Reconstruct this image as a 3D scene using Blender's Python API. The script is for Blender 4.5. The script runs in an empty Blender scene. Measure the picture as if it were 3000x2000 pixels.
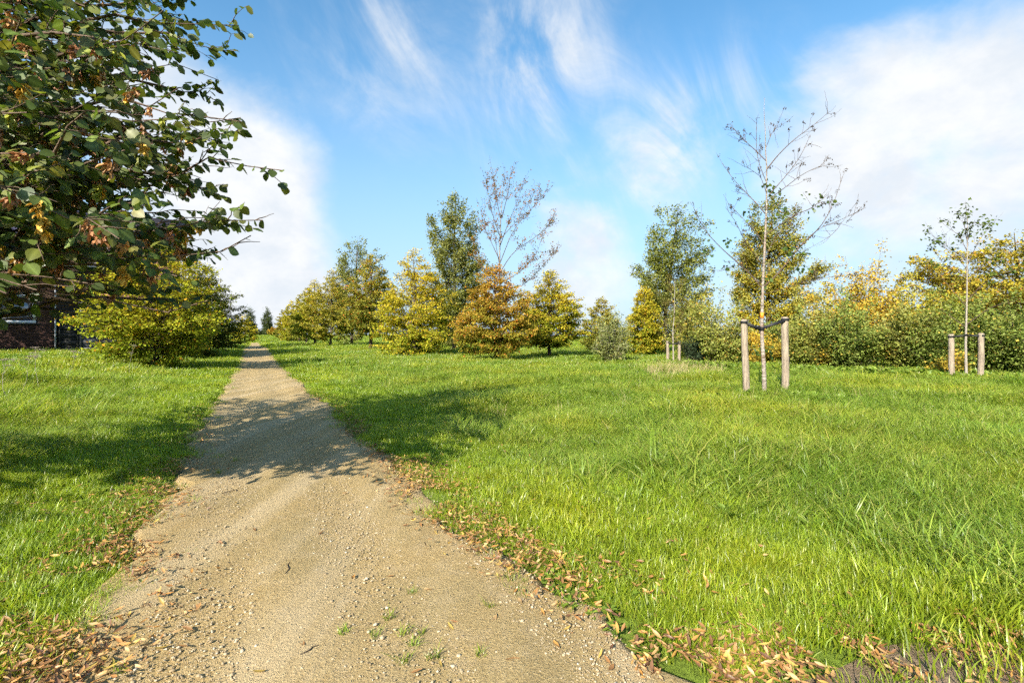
import bpy, math, random
import numpy as np
from mathutils import Matrix, Vector

sc = bpy.context.scene
R = math.radians
# ------------------------------------------------------------------ camera
F, HC, HY = 1417.0, 1.2, 990.0          # focal length in photo pixels, eye height, horizon row
cd = bpy.data.cameras.new('camera'); cam = bpy.data.objects.new('camera', cd)
sc.collection.objects.link(cam); sc.camera = cam
cam.location = (0, 0, HC); cam.rotation_euler = (R(90), 0, 0)
cd.sensor_width = 36.0; cd.lens = F / 3000 * 36; cd.shift_y = -(1000 - HY) / 3000
cd.clip_start = 0.05; cd.clip_end = 6000
# ------------------------------------------------------------------ light, sky, exposure
SUN_EL = 31.0
SUN_AZ = math.atan2(-0.44, -0.90)        # towards the sun, measured from +Y to +X
sv = Vector((math.sin(SUN_AZ) * math.cos(R(SUN_EL)), math.cos(SUN_AZ) * math.cos(R(SUN_EL)), math.sin(R(SUN_EL))))
sl = bpy.data.lights.new('sun', 'SUN'); sl.energy = 5.0; sl.angle = R(0.53); sl.color = (1.0, 0.93, 0.82)
so = bpy.data.objects.new('sun', sl); sc.collection.objects.link(so)
so.rotation_euler = (-sv).to_track_quat('-Z', 'Y').to_euler(); so.location = sv * 60
sc.view_settings.view_transform = 'Standard'; sc.view_settings.look = 'None'
sc.view_settings.gamma = 1.0; sc.view_settings.use_curve_mapping = False
sc.view_settings.exposure = 1.2
sc.render.engine = 'CYCLES'
sc.cycles.use_denoising = False
sc.cycles.max_bounces = 4; sc.cycles.diffuse_bounces = 2; sc.cycles.glossy_bounces = 2
sc.cycles.transmission_bounces = 3; sc.cycles.transparent_max_bounces = 8
sc.cycles.caustics_reflective = False; sc.cycles.caustics_refractive = False
sc.cycles.sample_clamp_indirect = 6.0
sc.cycles.use_adaptive_sampling = True; sc.cycles.adaptive_threshold = 0.04; sc.cycles.adaptive_min_samples = 16
sc.cycles.use_light_tree = False

world = bpy.data.worlds.new('World'); sc.world = world; world.use_nodes = True
world.cycles.sampling_method = 'MANUAL'; world.cycles.sample_map_resolution = 256
wn, wl = world.node_tree.nodes, world.node_tree.links
wn.clear()
def wnode(t, **k):
    n = wn.new(t)
    for a, b in k.items(): setattr(n, a, b)
    return n
def wmath(op, a, b=None, c=None, clamp=False):
    n = wnode('ShaderNodeMath', operation=op, use_clamp=clamp)
    for i, v in enumerate((a, b, c)):
        if v is None: continue
        if isinstance(v, (int, float)): n.inputs[i].default_value = v
        else: wl.new(v, n.inputs[i])
    return n.outputs[0]
sky = wnode('ShaderNodeTexSky', sky_type='NISHITA', sun_disc=False)
sky.sun_elevation = R(SUN_EL); sky.sun_rotation = SUN_AZ
sky.altitude = 0; sky.air_density = 1.0; sky.dust_density = 0.6; sky.ozone_density = 1.0
tc = wnode('ShaderNodeTexCoord')
sep = wnode('ShaderNodeSeparateXYZ'); wl.new(tc.outputs['Generated'], sep.inputs[0])
az = wmath('ARCTAN2', sep.outputs[0], sep.outputs[1])
el = wmath('ARCSINE', sep.outputs[2])
def wnoise(scale, detail, rough, sx=1, sy=1, sz=1, off=(0, 0, 0), dist=0.0):
    mp = wnode('ShaderNodeMapping'); wl.new(tc.outputs['Generated'], mp.inputs['Vector'])
    mp.inputs['Scale'].default_value = (sx, sy, sz); mp.inputs['Location'].default_value = off
    n = wnode('ShaderNodeTexNoise'); wl.new(mp.outputs[0], n.inputs['Vector'])
    n.inputs['Scale'].default_value = scale; n.inputs['Detail'].default_value = detail
    n.inputs['Roughness'].default_value = rough; n.inputs['Distortion'].default_value = dist
    return n.outputs[0]
n_big = wnoise(3.2, 7, 0.58, 1, 1, 1.2, (0.3, 0.1, 0.7), 0.25)
def wisp_noise(scale, ang, stretch, seed, dist):
    c, s = math.cos(ang), math.sin(ang)
    along = wmath('ADD', wmath('MULTIPLY', az, c), wmath('MULTIPLY', el, s)); across = wmath('ADD', wmath('MULTIPLY', az, -s), wmath('MULTIPLY', el, c))
    cx = wnode('ShaderNodeCombineXYZ'); wl.new(wmath('MULTIPLY', along, 1 / stretch), cx.inputs[0]); wl.new(across, cx.inputs[1]); cx.inputs[2].default_value = seed
    n = wnode('ShaderNodeTexNoise'); wl.new(cx.outputs[0], n.inputs['Vector']); n.inputs['Scale'].default_value = scale; n.inputs['Detail'].default_value = 10
    n.inputs['Roughness'].default_value = 0.62; n.inputs['Distortion'].default_value = dist
    return n.outputs[0]
n_wisp = wmath('ADD', wmath('MULTIPLY', wisp_noise(6.0, -1.05, 2.0, 3.7, 0.9), 0.6), wmath('MULTIPLY', wisp_noise(3.2, -0.5, 1.6, 9.1, 1.4), 0.4))
n_fine = wnoise(14.0, 6, 0.6, 1, 1, 1, (4, 2, 1), 0.6)
def blob(px, py, wx, wy, amp, tilt=0.0):
    """soft cloud body, centred on a direction of the sky (azimuth, elevation)"""
    a0 = math.atan2(px - 1500, F); e0 = math.atan2(HY - py, math.hypot(F, px - 1500))
    wa = wx / F * math.cos(a0) ** 2; we = wy / F * math.cos(e0) ** 2 * math.cos(a0)
    da = wmath('SUBTRACT', az, a0); de = wmath('SUBTRACT', el, e0)
    c, s = math.cos(tilt), math.sin(tilt)
    x = wmath('ADD', wmath('MULTIPLY', da, c / wa), wmath('MULTIPLY', de, s / wa))
    y = wmath('ADD', wmath('MULTIPLY', da, -s / we), wmath('MULTIPLY', de, c / we))
    d2 = wmath('ADD', wmath('MULTIPLY', x, x), wmath('MULTIPLY', y, y))
    return wmath('MULTIPLY', wmath('POWER', 2.718, wmath('MULTIPLY', d2, -1.0)), amp)
def wsum(lst):
    o = lst[0]
    for v in lst[1:]: o = wmath('ADD', o, v)
    return o
bodies = wsum([blob(640, 560, 330, 420, 1.15), blob(860, 560, 130, 300, 0.55), blob(250, 250, 500, 500, 0.8),
               blob(2760, 420, 560, 420, 1.15), blob(2330, 560, 330, 150, 0.75, 0.5), blob(2600, 160, 330, 160, 0.55),
               blob(1690, 690, 190, 170, 1.3), blob(1560, 870, 560, 100, 0.62), blob(2400, 850, 800, 130, 0.4),
               blob(800, 900, 500, 120, 0.7)])
wisps = wsum([blob(1600, 150, 230, 280, 0.95), blob(1950, 430, 150, 230, 0.9, -0.6), blob(1060, 110, 250, 250, 0.75),
              blob(1180, 380, 260, 160, 0.18), blob(2250, 230, 200, 200, 0.5), blob(1700, 600, 400, 250, .3)])
far = wmath('MULTIPLY', wmath('SUBTRACT', 1.0, wmath('MULTIPLY', wmath('SUBTRACT', sep.outputs[1], 0.05), 3.0), None, True), 0.66)
den_b = wmath('MULTIPLY', wmath('ADD', wmath('SUBTRACT', wmath('ADD', bodies, far), 0.52), wmath('MULTIPLY', wmath('SUBTRACT', n_big, 0.5), 2.2)), 1.25, None, True)
den_w = wmath('MULTIPLY', wmath('MULTIPLY', wmath('SUBTRACT', n_wisp, 0.41), 4.2, None, True), wisps)
den = wmath('ADD', den_b, den_w, None, True)
den = wmath('MULTIPLY', den, wmath('ADD', 0.82, wmath('MULTIPLY', n_fine, 0.36)), None, True)
sm = wnode('ShaderNodeMapRange', interpolation_type='SMOOTHSTEP'); wl.new(den, sm.inputs[0])
horizon = wnode('ShaderNodeMapRange', interpolation_type='SMOOTHSTEP'); wl.new(el, horizon.inputs[0])
horizon.inputs[1].default_value = 0.58; horizon.inputs[2].default_value = -0.02
horizon.inputs[3].default_value = 0.0; horizon.inputs[4].default_value = 0.86
hs = wnode('ShaderNodeHueSaturation'); wl.new(sky.outputs[0], hs.inputs['Color'])
hs.inputs['Hue'].default_value = 0.490; hs.inputs['Saturation'].default_value = 1.26; hs.inputs['Value'].default_value = 1.04
mh = wnode('ShaderNodeMix', data_type='RGBA'); wl.new(horizon.outputs[0], mh.inputs[0])
wl.new(hs.outputs[0], mh.inputs[6]); mh.inputs[7].default_value = (1.85, 2.6, 3.55, 1)
mc = wnode('ShaderNodeMix', data_type='RGBA'); wl.new(sm.outputs[0], mc.inputs[0])
n_sh = wnoise(6.0, 8, 0.62, 1, 1, 1.5, (7, 3, 2), 0.15)
shd = wnode('ShaderNodeMapRange', interpolation_type='SMOOTHSTEP'); wl.new(n_sh, shd.inputs[0]); shd.inputs[1].default_value = 0.36; shd.inputs[2].default_value = 0.62
cc_ = wnode('ShaderNodeMix', data_type='RGBA'); wl.new(shd.outputs[0], cc_.inputs[0]); cc_.inputs[6].default_value = (3.25, 3.5, 3.8, 1); cc_.inputs[7].default_value = (3.95, 4.02, 4.1, 1)
wl.new(mh.outputs[2], mc.inputs[6]); wl.new(cc_.outputs[2], mc.inputs[7])
bg = wnode('ShaderNodeBackground'); wl.new(mc.outputs[2], bg.inputs[0]); bg.inputs[1].default_value = 0.11
wo = wnode('ShaderNodeOutputWorld'); wl.new(bg.outputs[0], wo.inputs[0])

# ------------------------------------------------------------------ helpers
COL = sc.collection
def tag(o, label=None, cat=None, group=None, kind=None):
    if label: o['label'] = label
    if cat: o['category'] = cat
    if group: o['group'] = group
    if kind: o['kind'] = kind
    return o
def link(name, me, parent=None, loc=None):
    o = bpy.data.objects.new(name, me); COL.objects.link(o)
    if parent: o.parent = parent
    if loc is not None: o.location = loc
    return o
def empty(name, loc, rz=0):
    o = bpy.data.objects.new(name, None); COL.objects.link(o); o.location = loc; o.rotation_euler = (0, 0, rz)
    o.empty_display_size = 0.2
    return o
def nmesh(name, verts, faces, mat=None, col=None, smooth=False, extra=None):
    """faces: list of int arrays (n,k) with uniform k each; col: per-vertex rgb"""
    if isinstance(faces, np.ndarray): faces = [faces]
    faces = [np.asarray(f, np.int32) for f in faces if len(f)]
    verts = np.asarray(verts, np.float32)
    me = bpy.data.meshes.new(name)
    me.vertices.add(len(verts)); me.vertices.foreach_set('co', verts.ravel())
    nl = sum(f.size for f in faces); npoly = sum(len(f) for f in faces)
    me.loops.add(nl); me.polygons.add(npoly)
    me.loops.foreach_set('vertex_index', np.concatenate([f.ravel() for f in faces]))
    tot = np.concatenate([np.full(len(f), f.shape[1], np.int32) for f in faces])
    me.polygons.foreach_set('loop_start', np.concatenate([[0], np.cumsum(tot)[:-1]]).astype(np.int32))
    me.polygons.foreach_set('loop_total', tot)
    if smooth: me.polygons.foreach_set('use_smooth', np.ones(npoly, bool))
    if col is not None:
        a = me.attributes.new('col', 'FLOAT_COLOR', 'POINT')
        c4 = np.ones((len(verts), 4), np.float32); c4[:, :3] = col; a.data.foreach_set('color', c4.ravel())
    if mat: me.materials.append(mat)
    me.update(calc_edges=True)
    return me
class MB:
    """collects boxes, tubes and sheets into one mesh"""
    def __init__(s): s.v = []; s.f = {}; s.n = 0
    def add(s, v, f):
        v = np.asarray(v, float).reshape(-1, 3)
        for face in f: s.f.setdefault(len(face), []).append([i + s.n for i in face])
        s.v.append(v); s.n += len(v); return s
    def box(s, c, size, ax=None):
        ax = np.eye(3) if ax is None else np.asarray(ax)
        q = np.array([[x, y, z] for z in (-.5, .5) for y in (-.5, .5) for x in (-.5, .5)]) * np.asarray(size)
        return s.add(q @ ax + np.asarray(c), [(0, 2, 3, 1), (4, 5, 7, 6), (0, 1, 5, 4), (2, 6, 7, 3), (0, 4, 6, 2), (1, 3, 7, 5)])
    def tube(s, pts, rad, n=8, cap=True):
        v, f = tube(np.asarray(pts, float), np.asarray(rad, float), n)
        s.add(v, f.tolist())
        if cap:
            m = s.n - len(v); k = len(pts)
            s.f.setdefault(n, []).append([m + i for i in range(n)][::-1])
            s.f.setdefault(n, []).append([m + (k - 1) * n + i for i in range(n)])
        return s
    def mesh(s, name, mat, smooth=False):
        return nmesh(name, np.concatenate(s.v), [np.array(f) for f in s.f.values()], mat, smooth=smooth)
    def build(s, name, mat, parent=None, smooth=False):
        return link(name, s.mesh(name, mat, smooth), parent)
def tube(pts, rad, n=6):
    k = len(pts)
    tg = np.gradient(pts, axis=0); tg /= np.linalg.norm(tg, axis=1)[:, None] + 1e-9
    ref = np.array([0.31, 0.17, 0.93]) if abs(tg[0] @ [0.31, 0.17, 0.93]) < 0.9 else np.array([1., 0, 0])
    a = np.cross(tg, ref); a /= np.linalg.norm(a, axis=1)[:, None] + 1e-9
    b = np.cross(tg, a)
    th = np.arange(n) * 2 * math.pi / n
    v = pts[:, None] + rad[:, None, None] * (np.cos(th)[None, :, None] * a[:, None] + np.sin(th)[None, :, None] * b[:, None])
    i = np.arange(k - 1)[:, None] * n; j = np.arange(n)[None]; j2 = (j + 1) % n
    f = np.stack([i + j, i + j2, i + n + j2, i + n + j], -1).reshape(-1, 4)
    return v.reshape(-1, 3), f
def tubes_mesh(name, lines, mat, n=5):
    vs, fs, o = [], [], 0
    for p, r in lines:
        v, f = tube(p, r, n); vs.append(v); fs.append(f + o); o += len(v)
    return nmesh(name, np.concatenate(vs), np.concatenate(fs), mat, smooth=True)
def sstep(a, b, x):
    t = np.clip((x - a) / (b - a), 0, 1); return t * t * (3 - 2 * t)
# ------------------------------------------------------------------ lie of the land
PD = np.array([-0.473, 0.881]); PP = np.array([0.881, 0.473])      # along and across the path
TL, TR = -0.60, 1.18                                               # path edges across
def st(x, y): return PD[0] * x + PD[1] * y, PP[0] * x + PP[1] * y
def terrain(x, y):
    x = np.asarray(x, float); y = np.asarray(y, float)
    s, t = st(x, y)
    z = 0.35 * sstep(24, 48, s) + 1.55 * sstep(100, 165, s)
    z = z + 0.55 * sstep(1.6, 7.5, -t) + 0.12 * sstep(2.5, 7, t)
    off = sstep(0.3, 2.0, np.maximum(t - TR, TL - t))
    z = z + off * (0.035 * np.sin(x * 0.9 + 1.3) * np.sin(y * 0.7 + x * 0.2) + 0.02 * np.sin(x * 2.3) * np.cos(y * 1.9))
    return z
def tz(x, y): return float(terrain(x, y))
def at(px, py, Y): return np.array([(px - 1500) / F * Y, Y, HC - (py - HY) / F * Y])
def gx(px, Y): return (px - 1500) / F * Y
def unit(v): return v / (np.linalg.norm(v, axis=-1, keepdims=True) + 1e-9)

# ------------------------------------------------------------------ materials
def newmat(name):
    m = bpy.data.materials.new(name); m.use_nodes = True
    nt = m.node_tree; nt.nodes.clear()
    return m, nt.nodes, nt.links
def N(nodes, t, **k):
    n = nodes.new(t)
    for a, b in k.items(): setattr(n, a, b)
    return n
def ramp(nodes, links, src, stops):
    r = N(nodes, 'ShaderNodeValToRGB'); links.new(src, r.inputs[0])
    e = r.color_ramp.elements
    while len(e) < len(stops): e.new(0.5)
    for i, (p, c) in enumerate(stops): e[i].position = p; e[i].color = (*c, 1)
    return r.outputs[0]
def noise(nodes, links, scale, detail=4, rough=0.55, vec=None, dist=0):
    n = N(nodes, 'ShaderNodeTexNoise'); n.inputs['Scale'].default_value = scale
    n.inputs['Detail'].default_value = detail; n.inputs['Roughness'].default_value = rough; n.inputs['Distortion'].default_value = dist
    if vec is None: vec = N(nodes, 'ShaderNodeTexCoord').outputs['Object']
    links.new(vec, n.inputs['Vector']); return n.outputs[0]
def mixc(nodes, links, fac, a, b, blend='MIX'):
    m = N(nodes, 'ShaderNodeMix', data_type='RGBA', blend_type=blend)
    for i, v in ((0, fac), (6, a), (7, b)):
        if isinstance(v, (int, float)): m.inputs[i].default_value = v
        elif isinstance(v, tuple): m.inputs[i].default_value = (*v, 1)
        else: links.new(v, m.inputs[i])
    return m.outputs[2]
def bumpn(nodes, links, h, strength=0.5, dist=0.01):
    b = N(nodes, 'ShaderNodeBump'); links.new(h, b.inputs['Height'])
    b.inputs['Strength'].default_value = strength; b.inputs['Distance'].default_value = dist
    return b.outputs[0]
def surf(m, nodes, links, color, rough=0.8, spec=0.3, normal=None, metal=0):
    p = N(nodes, 'ShaderNodeBsdfPrincipled')
    if isinstance(color, tuple): p.inputs['Base Color'].default_value = (*color, 1)
    else: links.new(color, p.inputs['Base Color'])
    if isinstance(rough, (int, float)): p.inputs['Roughness'].default_value = rough
    else: links.new(rough, p.inputs['Roughness'])
    p.inputs['Specular IOR Level'].default_value = spec; p.inputs['Metallic'].default_value = metal
    if normal is not None: links.new(normal, p.inputs['Normal'])
    o = N(nodes, 'ShaderNodeOutputMaterial'); links.new(p.outputs[0], o.inputs[0]); return p
def leaf_mat(name, trans=0.35, gloss=0.35, rough=0.45, vary=0.25, patches=False, tcol=(1.15, 1.15, 0.55)):
    m, n, l = newmat(name)
    a = N(n, 'ShaderNodeAttribute', attribute_name='col').outputs['Color']
    oi = N(n, 'ShaderNodeObjectInfo')
    h = N(n, 'ShaderNodeHueSaturation'); l.new(a, h.inputs['Color'])
    mr = N(n, 'ShaderNodeMapRange'); l.new(oi.outputs['Random'], mr.inputs[0])
    mr.inputs[3].default_value = 1 - vary; mr.inputs[4].default_value = 1 + vary
    l.new(mr.outputs[0], h.inputs['Value']); c = h.outputs[0]
    if patches:
        pos = N(n, 'ShaderNodeNewGeometry').outputs['Position']
        f = noise(n, l, 0.45, 2, 0.6, pos)
        tint = ramp(n, l, f, [(0.34, (0.80, 0.90, 0.85)), (0.5, (1, 1, 1)), (0.66, (1.25, 1.08, 0.8))])
        c = mixc(n, l, 1.0, c, tint, 'MULTIPLY')
    d = N(n, 'ShaderNodeBsdfDiffuse'); l.new(c, d.inputs[0])
    t = N(n, 'ShaderNodeBsdfTranslucent'); l.new(mixc(n, l, 1.0, c, tcol, 'MULTIPLY'), t.inputs[0])
    mx = N(n, 'ShaderNodeMixShader'); mx.inputs[0].default_value = trans
    l.new(d.outputs[0], mx.inputs[1]); l.new(t.outputs[0], mx.inputs[2]); out = mx.outputs[0]
    if gloss:
        gl = N(n, 'ShaderNodeBsdfGlossy'); gl.inputs['Roughness'].default_value = rough; gl.inputs[0].default_value = (1, 1, 1, 1)
        m2 = N(n, 'ShaderNodeMixShader'); m2.inputs[0].default_value = gloss
        l.new(out, m2.inputs[1]); l.new(gl.outputs[0], m2.inputs[2]); out = m2.outputs[0]
    o = N(n, 'ShaderNodeOutputMaterial'); l.new(out, o.inputs[0])
    return m
def bark_mat(name, c0, c1, scale=18, zs=0.25, bump=0.5):
    m, n, l = newmat(name)
    mp = N(n, 'ShaderNodeMapping'); l.new(N(n, 'ShaderNodeTexCoord').outputs['Object'], mp.inputs[0]); mp.inputs['Scale'].default_value = (1, 1, zs)
    f = noise(n, l, scale, 6, 0.65, mp.outputs[0])
    surf(m, n, l, ramp(n, l, f, [(0.3, c0), (0.7, c1)]), 0.9, 0.15, bumpn(n, l, f, bump, 0.02)); return m
M = {}
M['leaf'] = leaf_mat('leaf_surface', 0.36, 0.0, 0.55, 0.0)
M['leafnear'] = leaf_mat('hornbeam_leaf_surface', 0.42, 0.03, 0.5, 0.22)
M['grass'] = leaf_mat('grass_blade_surface', 0.48, 0.03, 0.4, 0.2, True)
M['weed'] = leaf_mat('weed_leaf_surface', 0.36, 0.02, 0.5, 0.2)
M['dry'] = leaf_mat('dry_leaf_surface', 0.12, 0.03, 0.5, 0.3, False, (1.1, .9, .7))
M['bark'] = bark_mat('grey_brown_bark', (0.045, 0.035, 0.026), (0.16, 0.13, 0.10))
M['barkdark'] = bark_mat('dark_bark', (0.03, 0.022, 0.016), (0.10, 0.075, 0.055))
M['twig'] = bark_mat('hornbeam_twig_bark', (0.045, 0.03, 0.02), (0.17, 0.12, 0.085), 30)
M['barkpale'] = bark_mat('pale_bark', (0.16, 0.13, 0.10), (0.40, 0.36, 0.30), 30, 2.5)
def birch():
    m, n, l = newmat('birch_bark')
    mp = N(n, 'ShaderNodeMapping'); l.new(N(n, 'ShaderNodeTexCoord').outputs['Object'], mp.inputs[0]); mp.inputs['Scale'].default_value = (1, 1, 3.2)
    f = noise(n, l, 14, 6, 0.7, mp.outputs[0]); g = noise(n, l, 3, 3)
    c = ramp(n, l, f, [(0.36, (0.05, 0.04, 0.03)), (0.47, (0.20, 0.165, 0.13)), (0.64, (0.40, 0.36, 0.31))])
    c = mixc(n, l, ramp(n, l, g, [(0.5, (0, 0, 0)), (0.7, (.6, .6, .6))]), c, (0.30, 0.17, 0.11))
    surf(m, n, l, c, 0.75, 0.2, bumpn(n, l, f, 0.5, 0.01)); return m
M['birch'] = birch()
def stakewood():
    m, n, l = newmat('weathered_stake_wood')
    mp = N(n, 'ShaderNodeMapping'); l.new(N(n, 'ShaderNodeTexCoord').outputs['Object'], mp.inputs[0]); mp.inputs['Scale'].default_value = (1, 1, 0.06)
    f = noise(n, l, 60, 6, 0.7, mp.outputs[0]); g = noise(n, l, 9, 4)
    c = ramp(n, l, f, [(0.34, (0.07, 0.055, 0.04)), (0.44, (0.25, 0.20, 0.145)), (0.72, (0.43, 0.36, 0.265))])
    c = mixc(n, l, ramp(n, l, g, [(0.5, (0, 0, 0)), (0.72, (.55, .55, .55))]), c, (0.15, 0.12, 0.09))
    surf(m, n, l, c, 0.85, 0.2, bumpn(n, l, f, 1.0, 0.012)); return m
M['stake'] = stakewood()
def plain(name, c, rough=0.6, spec=0.4, var=0.15, scale=8, metal=0, bump=0.0):
    m, n, l = newmat(name); f = noise(n, l, scale, 5, 0.6)
    k0, k1 = 1 - var, 1 + var
    col = ramp(n, l, f, [(0.3, tuple(x * k0 for x in c)), (0.7, tuple(min(1, x * k1) for x in c))])
    surf(m, n, l, col, rough, spec, bumpn(n, l, f, bump, 0.01) if bump else None, metal); return m
M['rubber'] = plain('black_rubber_strap', (0.012, 0.012, 0.014), 0.6)
M['orange'] = plain('orange_marking_band', (0.85, 0.26, 0.02), 0.5)
M['white'] = plain('white_frame_paint', (0.72, 0.73, 0.75), 0.4, 0.4, 0.05)
M['zinc'] = plain('zinc_gutter', (0.35, 0.36, 0.38), 0.45, 0.5, 0.1, 6)
M['panelblue'] = plain('solar_panel_glass', (0.055, 0.045, 0.075), 0.25, 0.6, 0.1)
M['alu'] = plain('aluminium_edge', (0.45, 0.45, 0.48), 0.4, 0.5, 0.05)
M['fence'] = plain('dark_stained_board', (0.035, 0.034, 0.030), 0.85, 0.2, 0.5, 14, 0, 0.4)
M['gate'] = plain('grey_weathered_board', (0.10, 0.10, 0.105), 0.85, 0.2, 0.4, 12, 0, 0.4)
M['mortar'] = plain('grey_mortar', (0.06, 0.05, 0.045), 0.95, 0.1, 0.2, 30)
M['render'] = plain('pale_panel', (0.70, 0.67, 0.60), 0.7, 0.2, 0.05)
M['dark'] = plain('dark_interior', (0.02, 0.02, 0.022), 0.8, 0.2)
def rnd_mat(name, stops, rough=0.85, spec=0.2, scale=40, bump=0.3):
    m, n, l = newmat(name)
    r = N(n, 'ShaderNodeObjectInfo').outputs['Random']
    ra = N(n, 'ShaderNodeAttribute', attribute_name='col').outputs['Fac']
    add = N(n, 'ShaderNodeMath', operation='FRACT'); ad = N(n, 'ShaderNodeMath', operation='ADD'); l.new(r, ad.inputs[0]); l.new(ra, ad.inputs[1]); l.new(ad.outputs[0], add.inputs[0])
    f = noise(n, l, scale, 4, 0.6)
    c = ramp(n, l, add.outputs[0], stops)
    c = mixc(n, l, 1.0, c, ramp(n, l, f, [(0.25, (0.7, 0.7, 0.7)), (0.75, (1.25, 1.25, 1.25))]), 'MULTIPLY')
    surf(m, n, l, c, rough, spec, bumpn(n, l, f, bump, 0.004)); return m
M['brick'] = rnd_mat('shaded_dark_brick', [(0, (0.042, 0.022, 0.018)), (0.5, (0.066, 0.034, 0.027)), (1, (0.10, 0.052, 0.04))])  # dark brick, darkened further to stand in for shade on the wall
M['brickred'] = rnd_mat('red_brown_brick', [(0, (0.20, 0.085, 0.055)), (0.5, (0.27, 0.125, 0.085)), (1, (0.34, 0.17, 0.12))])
M['tile'] = rnd_mat('dark_roof_tile', [(0, (0.035, 0.026, 0.028)), (0.6, (0.055, 0.04, 0.04)), (1, (0.085, 0.06, 0.055))], 0.6, 0.4)
M['pebble'] = rnd_mat('gravel_stone', [(0, (0.24, 0.18, 0.10)), (0.45, (0.37, 0.29, 0.175)), (0.85, (0.47, 0.385, 0.25)), (1, (0.52, 0.46, 0.35))], 0.9, 0.15, 60)
def glass():
    m, n, l = newmat('window_glass')
    p = N(n, 'ShaderNodeBsdfPrincipled'); p.inputs['Base Color'].default_value = (0.02, 0.022, 0.024, 1)
    p.inputs['Roughness'].default_value = 0.02; p.inputs['Specular IOR Level'].default_value = 1.0; p.inputs['IOR'].default_value = 1.9
    o = N(n, 'ShaderNodeOutputMaterial'); l.new(p.outputs[0], o.inputs[0]); return m
M['glass'] = glass()
def pathmat():
    m, n, l = newmat('sandy_gravel')
    pos = N(n, 'ShaderNodeTexCoord').outputs['Object']
    big = noise(n, l, 0.9, 6, 0.6, pos, 0.4); mid = noise(n, l, 7, 5, 0.65, pos); fine = noise(n, l, 85, 5, 0.7, pos); grit = noise(n, l, 260, 3, 0.7, pos)
    v = N(n, 'ShaderNodeTexVoronoi'); v.inputs['Scale'].default_value = 95; l.new(pos, v.inputs['Vector'])
    base = ramp(n, l, fine, [(0.28, (0.185, 0.12, 0.046)), (0.5, (0.355, 0.25, 0.106)), (0.72, (0.51, 0.385, 0.18))])
    c = mixc(n, l, ramp(n, l, big, [(0.42, (0, 0, 0)), (0.68, (.65, .65, .65))]), base, (0.25, 0.20, 0.095))
    c = mixc(n, l, ramp(n, l, mid, [(0.52, (0, 0, 0)), (0.75, (.5, .5, .5))]), c, (0.43, 0.33, 0.19))
    mp = N(n, 'ShaderNodeMapping'); l.new(pos, mp.inputs[0]); mp.inputs['Rotation'].default_value = (0, 0, -math.atan2(PP[1], PP[0])); mp.inputs['Scale'].default_value = (3.2, .22, 1)
    tracks = noise(n, l, 1.0, 5, 0.6, mp.outputs[0], 0.3)
    c = mixc(n, l, ramp(n, l, tracks, [(0.48, (0, 0, 0)), (0.66, (.6, .6, .6))]), c, (0.46, 0.36, 0.21))
    c = mixc(n, l, ramp(n, l, tracks, [(0.30, (.45, .45, .45)), (0.44, (0, 0, 0))]), c, (0.22, 0.16, 0.075))
    stone = ramp(n, l, v.outputs['Distance'], [(0.10, (1, 1, 1)), (0.30, (0, 0, 0))])
    scol = mixc(n, l, v.outputs['Color'], (0.36, 0.29, 0.18), (0.58, 0.51, 0.38))
    c = mixc(n, l, mixc(n, l, 1.0, stone, ramp(n, l, mid, [(0.35, (.15, .15, .15)), (0.65, (.75, .75, .75))]), 'MULTIPLY'), c, scol)
    c = mixc(n, l, ramp(n, l, grit, [(0.58, (0, 0, 0)), (0.72, (.7, .7, .7))]), c, (0.13, 0.09, 0.045))
    c = mixc(n, l, ramp(n, l, grit, [(0.28, (.7, .7, .7)), (0.42, (0, 0, 0))]), c, (0.55, 0.45, 0.27))
    hh = N(n, 'ShaderNodeMath', operation='MULTIPLY_ADD'); l.new(stone, hh.inputs[0]); hh.inputs[1].default_value = 0.6; l.new(fine, hh.inputs[2])
    surf(m, n, l, c, 0.95, 0.1, bumpn(n, l, hh.outputs[0], 0.75, 0.012)); return m
M['path'] = pathmat()
def soil(name, a, b, c3):
    m, n, l = newmat(name)
    pos = N(n, 'ShaderNodeTexCoord').outputs['Object']
    f = noise(n, l, 30, 6, 0.7, pos); g = noise(n, l, 1.2, 5, 0.6, pos)
    c = mixc(n, l, ramp(n, l, g, [(0.4, (0, 0, 0)), (0.65, (1, 1, 1))]), ramp(n, l, f, [(0.3, a), (0.7, b)]), c3)
    surf(m, n, l, c, 1.0, 0.05, bumpn(n, l, f, 0.8, 0.03)); return m
M['ground'] = soil('grassy_soil', (0.085, 0.115, 0.018), (0.16, 0.22, 0.032), (0.13, 0.19, 0.026))
M['soil'] = soil('brown_soil', (0.15, 0.105, 0.068), (0.30, 0.22, 0.145), (0.25, 0.18, 0.115))

# ------------------------------------------------------------------ ground and path
def grid(S, T, zf, name, mat, smooth=True):
    SS, TT = np.meshgrid(S, T, indexing='ij')
    X = PD[0] * SS + PP[0] * TT; Y = PD[1] * SS + PP[1] * TT
    V = np.stack([X, Y, zf(X, Y, SS, TT)], -1).reshape(-1, 3)
    a, b = len(S), len(T)
    i = np.arange(a - 1)[:, None] * b + np.arange(b - 1)[None]
    f = np.stack([i, i + 1, i + b + 1, i + b], -1).reshape(-1, 4)[:, ::-1]
    return nmesh(name, V, f, mat, smooth=smooth)
S_ = np.unique(np.concatenate([np.linspace(-2500, -60, 8), np.linspace(-60, -6, 12), np.linspace(-6, 30, 110), np.linspace(30, 180, 90), np.geomspace(180, 3000, 24)]))
tp = np.concatenate([np.linspace(0.0, 25, 80), np.geomspace(25, 2600, 26)[1:]])
T_ = np.unique(np.concatenate([TL - tp - 0.06, [TL + 0.06, TR - 0.08], TR + 0.04 + tp]))
def flare(s): return 0.46 * (1 - sstep(-0.2, 3.4, s))
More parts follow.
